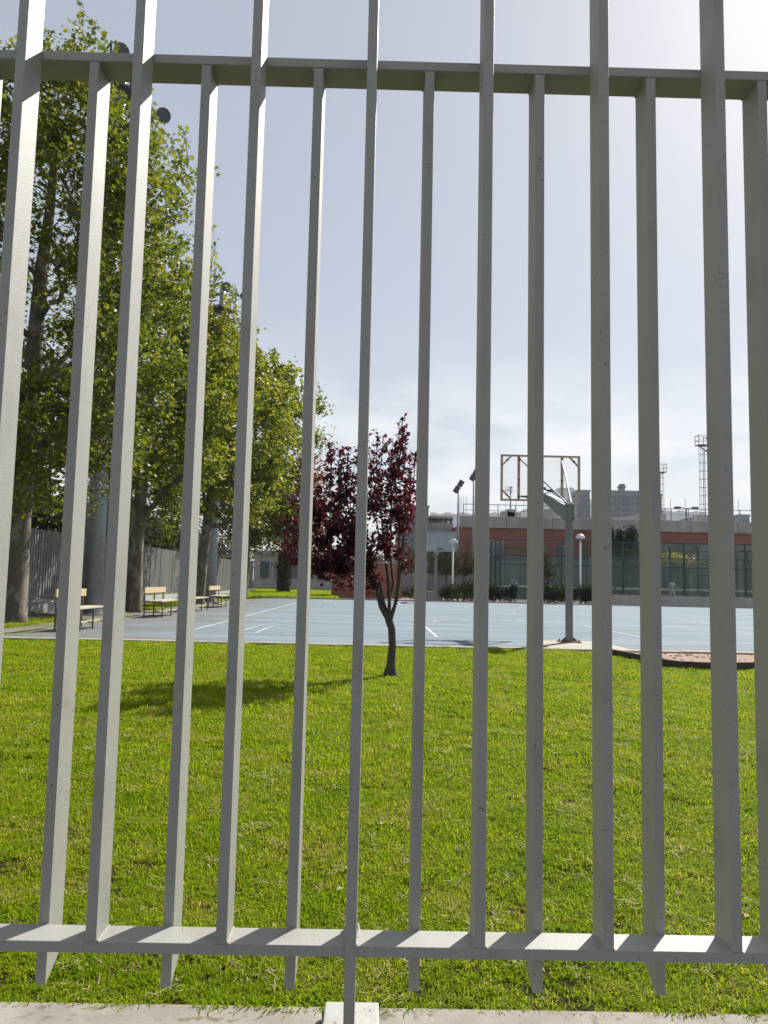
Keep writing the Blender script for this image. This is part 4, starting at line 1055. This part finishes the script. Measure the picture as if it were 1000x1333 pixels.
# recessed windows in the red band
for px0, px1, py0, py1 in ((636, 655, 705, 722), (728, 737, 711, 721)):
    a = at(px0, py1, YR); b = at(px1, py0, YR); ox = rb.location.x
    fr = MB().bb(a.x-ox-.08, b.x-ox+.08, -.06, -.01, a.z-.08, b.z+.08).build('window_frame', M['steel'], rb)
    MB().bb(a.x-ox, b.x-ox, -.085, -.065, a.z, b.z).build('window', M['window'], rb)
# roof railing
rl = MB(); zr = z_par1
x = .8
while x < xr-1: rl.bb(x-.03, x+.03, .0, .06, zr-.2, zr+1.05); x += 1.5
rl.bb(.8, xr-1, 0, .05, zr+1.0, zr+1.06); rl.bb(.8, xr-1, .005, .045, zr+.5, zr+.54)
rl.build('roof_railing', M['steel'], rb)
# taller net posts and plant on the roof
for px_ in (602, 604, 607, 611, 665, 672, 680, 690): MB().tube([(gx(px_, YR)-rb.location.x, 3, zr-.3), (gx(px_, YR)-rb.location.x, 3, zr+2.0)], .02, 6).build('net_post', M['steel'], rb)
for px_ in (875, 883, 892, 912, 955, 985): MB().tube([(gx(px_, YR)-rb.location.x, 3, zr-.3), (gx(px_, YR)-rb.location.x, 3, zr+2.3)], .022, 6).build('net_post', M['steel'], rb)
for px_, w_, h_ in ((662, .9, .6), (668, .7, .8), (674, 1.0, .55), (720, 1.6, .9), (930, 1.8, .7)):
    MB().bb(gx(px_, YR)-rb.location.x-w_/2, gx(px_, YR)-rb.location.x+w_/2, 1.2, 2.2, zr-.4, zr+h_).build('roof_unit', M['parapet'], rb, bevel=.03)
# stepped wing, red with grey, in front of the towers
sb_ = empty('stepped_wing', (gx(772, 80), 80, 0), 0, 'grey wing with a red stripe rising behind the glass court under the towers', 'building')
za, zb_, zc = at(790, 673, 80).z, at(790, 678, 80).z, at(790, 684, 80).z
MB().bb(0, 12, 0, 10, 0, zc).build('lower_wall', M['parapet'], sb_); MB().bb(.2, 6.2, -.05, 9, zc+.002, zb_+.002).build('red_stripe', M['red'], sb_); MB().bb(0, 6.4, -.1, 10, zb_+.004, za).build('roof_slab', M['parapet'], sb_)
MB().bb(5.0, 7.6, -.3, 6, 3, at(815, 668, 80).z).build('stair_tower', M['parapet'], sb_)

# pergola / upper frame left of the red building
pg = empty('open_terrace', (gx(556, 68), 68, 0), 0, 'concrete terrace with open beams between the blue-grey block and red building', 'building')
wdt = gx(589, 68)-gx(556, 68)
zt1, zt2, zt3 = at(570, 671.5, 68).z, at(570, 681, 68).z, at(570, 692, 68).z
MB().bb(0, wdt, 0, 6, zt1-.2, zt1).build('top_beam', M['parapet'], pg); MB().bb(0, wdt, 0, 6, zt3, zt2).build('slab', M['parapet'], pg)
MB().bb(0, wdt, .1, .25, (zt1+zt2)/2-.06, (zt1+zt2)/2+.06).build('handrail', M['dsteel'], pg)
col_ = MB().bb(-.1, .1, .1, .3, zt2, zt1-.2).mesh('column', M['dsteel'])
for k in range(5): put('column', col_, pg, (.2+k*(wdt-.4)/4, 0, 0))
MB().bb(0, wdt, 4, 6, 0, zt3-.002).build('rear_wall', M['bluegrey'], pg)
for k in range(4):
    MB().bb(.12+k*wdt/4, .12+(k+.9)*wdt/4-.1, 3.9, 3.98, .9, zt3-.5).build('window', M['window'], pg)
# blue-grey block
bb_ = empty('bluegrey_block', (gx(517, 64), 64, 0), 0, 'blue-grey panelled block with teal windows behind the purple tree', 'building')
wb = gx(556.5, 64)-gx(517, 64); hb_ = at(540, 659.5, 64).z
MB().bb(0, wb, 0, 9, 0, hb_).build('wall', M['bluegrey'], bb_); MB().bb(-.08, wb+.08, -.08, 9.1, hb_+.002, hb_+.12).build('roof_edge', M['steel'], bb_)
M['teal'] = mat('teal_glass', (.05, .13, .14), .1, col2=(.10, .20, .20), nscale=1.2, spec=.8)
for r_ in range(2):
    for c_ in range(3):
        x = .35+c_*.75; z0 = 1.1+r_*2.0
        f_ = MB().bb(x-.05, x+.65, -.05, -.004, z0-.05, z0+1.55).build('window', M['steel'], bb_); MB().bb(x, x+.6, -.07, -.055, z0, z0+1.5).build('pane', M['teal'], f_)
# grey screen fence with pale panels in front, low wall
gs = empty('screen_fence', (gx(520, 56), 56.5, 0), 0, 'grey screen fence with pale posts on a low wall behind the planter boxes', 'fence')
wf = gx(632, 56)-gx(520, 56)
MB().bb(0, wf, -.1, .1, 0, .55).build('base_wall', M['cream'], gs)
pn = MB().bb(0, .88, -.02, .02, .6, 1.75).mesh('panel', M['bluegrey']); pt = MB().bb(-.05, .05, -.05, .05, .55, 1.85).mesh('fence_post', M['steel'])
for k in range(int(wf)): put('fence_panel', pn, gs, (k+.06, 0, 0)); put('fence_post', pt, gs, (k, 0, 0))

# ------------------------------------------------------------------ brick block under the plum tree
bk0 = gnd(431.5, 777.5); YB_ = bk0.y
bk = empty('brick_hut', (bk0.x, YB_, 0), 0, 'low red brick hut with cream band standing behind the purple tree', 'building')
wk = gx(522, YB_)-bk0.x; hk = at(480, 734, YB_).z
MB().bb(.012, wk-.012, .012, 3.6, 0, hk).build('wall', M['mortar'], bk)
brm = [MB().box((0, 0, 0), (.48, .03, .155)).mesh('brick', M['brick']), MB().box((0, 0, 0), (.48, .03, .155)).mesh('brick', M['brick2'])]
rows = int(hk/.17); cnt = 0
for j in range(rows):
    x = .25 + (.25 if j % 2 else 0)
    while x < wk-.2 and cnt < 300:
        put('brick', random.choice(brm), bk, (x, 0.0, .09+j*.17)); x += .5; cnt += 1
sd_ = MB()
for j in range(rows):
    y = .3
    while y < 3.4: sd_.box((0.0, y, .09+j*.17), (.03, .48, .155)); sd_.box((wk, y, .09+j*.17), (.03, .48, .155)); y += .5
tag(sd_.build('side_bricks', M['brick'], bk), kind='stuff')
MB().bb(-.06, wk+.06, -.08, 3.7, hk+.002, hk+.16).build('roof', M['cream'], bk)
MB().bb(wk-1.0, wk+.1, .4, 2.4, hk+.162, hk+.75).build('roof_box', M['cream'], bk, bevel=.02)

# ------------------------------------------------------------------ far fence and wall beyond the far lawn, left
YF = 112
ff = empty('far_fence', (-52, YF, 0), 0, 'dark wire fence on a long grey wall beyond the far lawn', 'fence')
wlen = gx(525, YF)+52
zw = at(400, 757.5, YF).z
wmx = MB().bb(0, 3.97, -.15, .15, 0, zw).mesh('wall_panel', M['wallgrey']); ptm = MB().bb(-.06, .06, -.06, .06, zw, zw+2.9).mesh('fence_post', M['green'])
nb = int(wlen/4)
for i in range(nb): put('wall_panel', wmx, ff, (i*4, 0, 0)); put('fence_post', ptm, ff, (i*4, 0, 0))
wr = MB(); z = zw+.1
while z < zw+2.8: wr.bb(0, nb*4, -.01, .01, z, z+.03); z += .28
x = .5
while x < nb*4: wr.bb(x, x+.04, .012, .03, zw, zw+2.8); x += .5
tag(wr.build('wire_mesh', M['fadegreen'], ff), kind='stuff')
# pale pavilion behind that fence
pv = empty('pavilion', (gx(330, 122), 122, 0), 0, 'long grey pavilion with dark windows behind the far wire fence', 'building')
wp = gx(470, 122)-gx(330, 122); hp = at(400, 722, 122).z
MB().bb(0, wp, 0, 12, 0, hp).build('wall', M['parapet'], pv); MB().bb(-.5, wp+.5, -1.2, 12.5, hp+.002, hp+.5).build('roof', M['bluegrey'], pv)
for k in range(7):
    x = .8+k*(wp-1)/7; f_ = MB().bb(x, x+1.7, -.06, -.004, 1.3, 4.1).build('window', M['steel'], pv); MB().bb(x+.1, x+1.6, -.09, -.065, 1.4, 4.0).build('pane', M['window'], f_)
# red box with a pale lid on the far wall
rx_ = at(320, 757, 108)
kb = empty('red_cabinet', (rx_.x, 109, 0), 0, 'small red cabinet with white dome top in front of the far fence', 'cabinet')
MB().bb(-.45, .45, -.4, .4, 0, 2.4).build('body', M['redbox'], kb, bevel=.04); MB().sph((0, 0, 2.4), (.45, .4, .5), 12, 5, z0=0).build('lid', M['white'], kb, smooth=True)

# trees beyond, low, behind the left fence and far lawn
for i, (px, Y, h, rx_, sd2) in enumerate(((255, 128, 8, 5, 71), (300, 140, 9, 6, 72), (215, 90, 8, 5, 73), (500, 170, 8, 5, 75), (120, 60, 7.5, 4, 76), (40, 46, 7, 4, 77), (170, 66, 7, 3.6, 78))):
    blob_tree('far_tree', ['dark tree beyond the far fence left of the red cabinet', 'dark tree beyond the far fence behind the red cabinet', 'dark tree behind the corrugated fence near the second mast', 'dark far tree behind the brick hut',
              'dark tree behind the corrugated fence by the first mast', 'dark tree behind the corrugated fence at the far left', 'dark tree behind the corrugated fence past the second trunk'][i], gx(px, Y), Y, h, rx_, .8, 4200, .55, M['smallleaf'], sd2, group='dark background trees behind the fences', rtr=.18)

# ------------------------------------------------------------------ city towers and hill
def tower(px0, px1, py, Y, depth, label, m, storeys, cols, rz=0, side=None, group='distant apartment towers'):
    a = at(px0, py, Y); b = at(px1, py, Y); H = a.z; wd = b.x-a.x
    t = empty('apartment_tower', (a.x, Y, 0), rz, label, 'apartment tower', group)
    MB().bb(0, wd, 0, depth, 0, H).build('wall', m, t); MB().bb(-.3, wd+.3, -.3, depth+.3, H+.01, H+1.1).build('roof_edge', m, t)
    sh_ = 3.1; k = 0; z = H-3.2
    wme = MB().bb(0, wd/cols*.55, -.35, -.02, 0, 1.6).mesh('window', M['wglass'])
    swm = MB().bb(-.35, -.02, 0, depth/8*.55, 0, 1.6).mesh('window', M['wglass'])
    bme = MB().bb(-.2, wd+.2, -.7, -.01, -1.1, -.7).mesh('balcony_band', M['tower'])
    for s in range(storeys):
        for c in range(cols): put('window', wme, t, (wd/cols*(c+.22), 0, z))
        for c in range(8): put('window', swm, t, (0, depth/8*(c+.22), z))
        if m is M['tower']: put('balcony_band', bme, t, (0, 0, z))
        z -= sh_
    return t, H, wd
tower(752, 768, 640, 430, 16, 'distant grey tower block seen just right of the near backboard', M['tower'], 8, 4)
t2, H2, w2 = tower(797, 845, 641, 380, 22, 'wide distant apartment tower with rows of windows and a roof stack', M['tower'], 9, 8)
MB().bb(w2*.30, w2*.42, 4, 8, H2+1.12, H2+5.0).build('roof_stack', M['tower'], t2); MB().bb(w2*.3-.5, w2*.42+.5, 3.5, 8.5, H2+3.2, H2+3.8).build('stack_band', M['towerb'], t2)
tower(840, 861.5, 645, 400, 18, 'narrow dark blue tower joined to the right of the wide one', M['towerb'], 8, 4)
tower(962, 976, 672, 420, 16, 'small pale block low on the skyline at the right edge', M['tower'], 3, 4)
tower(905, 945, 676, 330, 16, 'low pale block on the skyline behind the right mast', M['tower'], 2, 8)
hl = MB(); nx = 60; prof = []
for i in range(nx+1):
    px = 560+ i*6; x = at(px, 700, 2600).x
    t_ = (px-735)/26.0; py = 668 - 30*math.exp(-t_*t_*.6) - 7*math.exp(-((px-800)/90)**2)+1.5*math.sin(px*.31)
    prof.append((x, at(px, py, 2600).z))
vs = []; 
for x, z in prof: vs += [(x, 2500, -40), (x, 2600, z), (x+20, 3000, z*.8), (x+20, 3300, -40)]
fs = []
for i in range(nx):
    for k in range(3): fs.append((4*i+k, 4*(i+1)+k, 4*(i+1)+k+1, 4*i+k+1))
hl.add(vs, fs); tag(hl.build('hill', M['hill'], smooth=True), kind='structure')

# ------------------------------------------------------------------ haze
def haze():
    hm = bpy.data.materials.new('haze'); hm.use_nodes = True; n = hm.node_tree.nodes; n.clear()
    pv_ = n.new('ShaderNodeVolumePrincipled'); ou = n.new('ShaderNodeOutputMaterial'); hm.node_tree.links.new(pv_.outputs[0], ou.inputs['Volume'])
    pv_.inputs['Color'].default_value = (.88, .92, 1, 1); pv_.inputs['Density'].default_value = .0002; pv_.inputs['Anisotropy'].default_value = .0
    o = MB().bb(-2600, 2600, -70, 3600, -45, 260).build('haze', hm); tag(o, kind='stuff')
HAZE = True
if HAZE: haze()
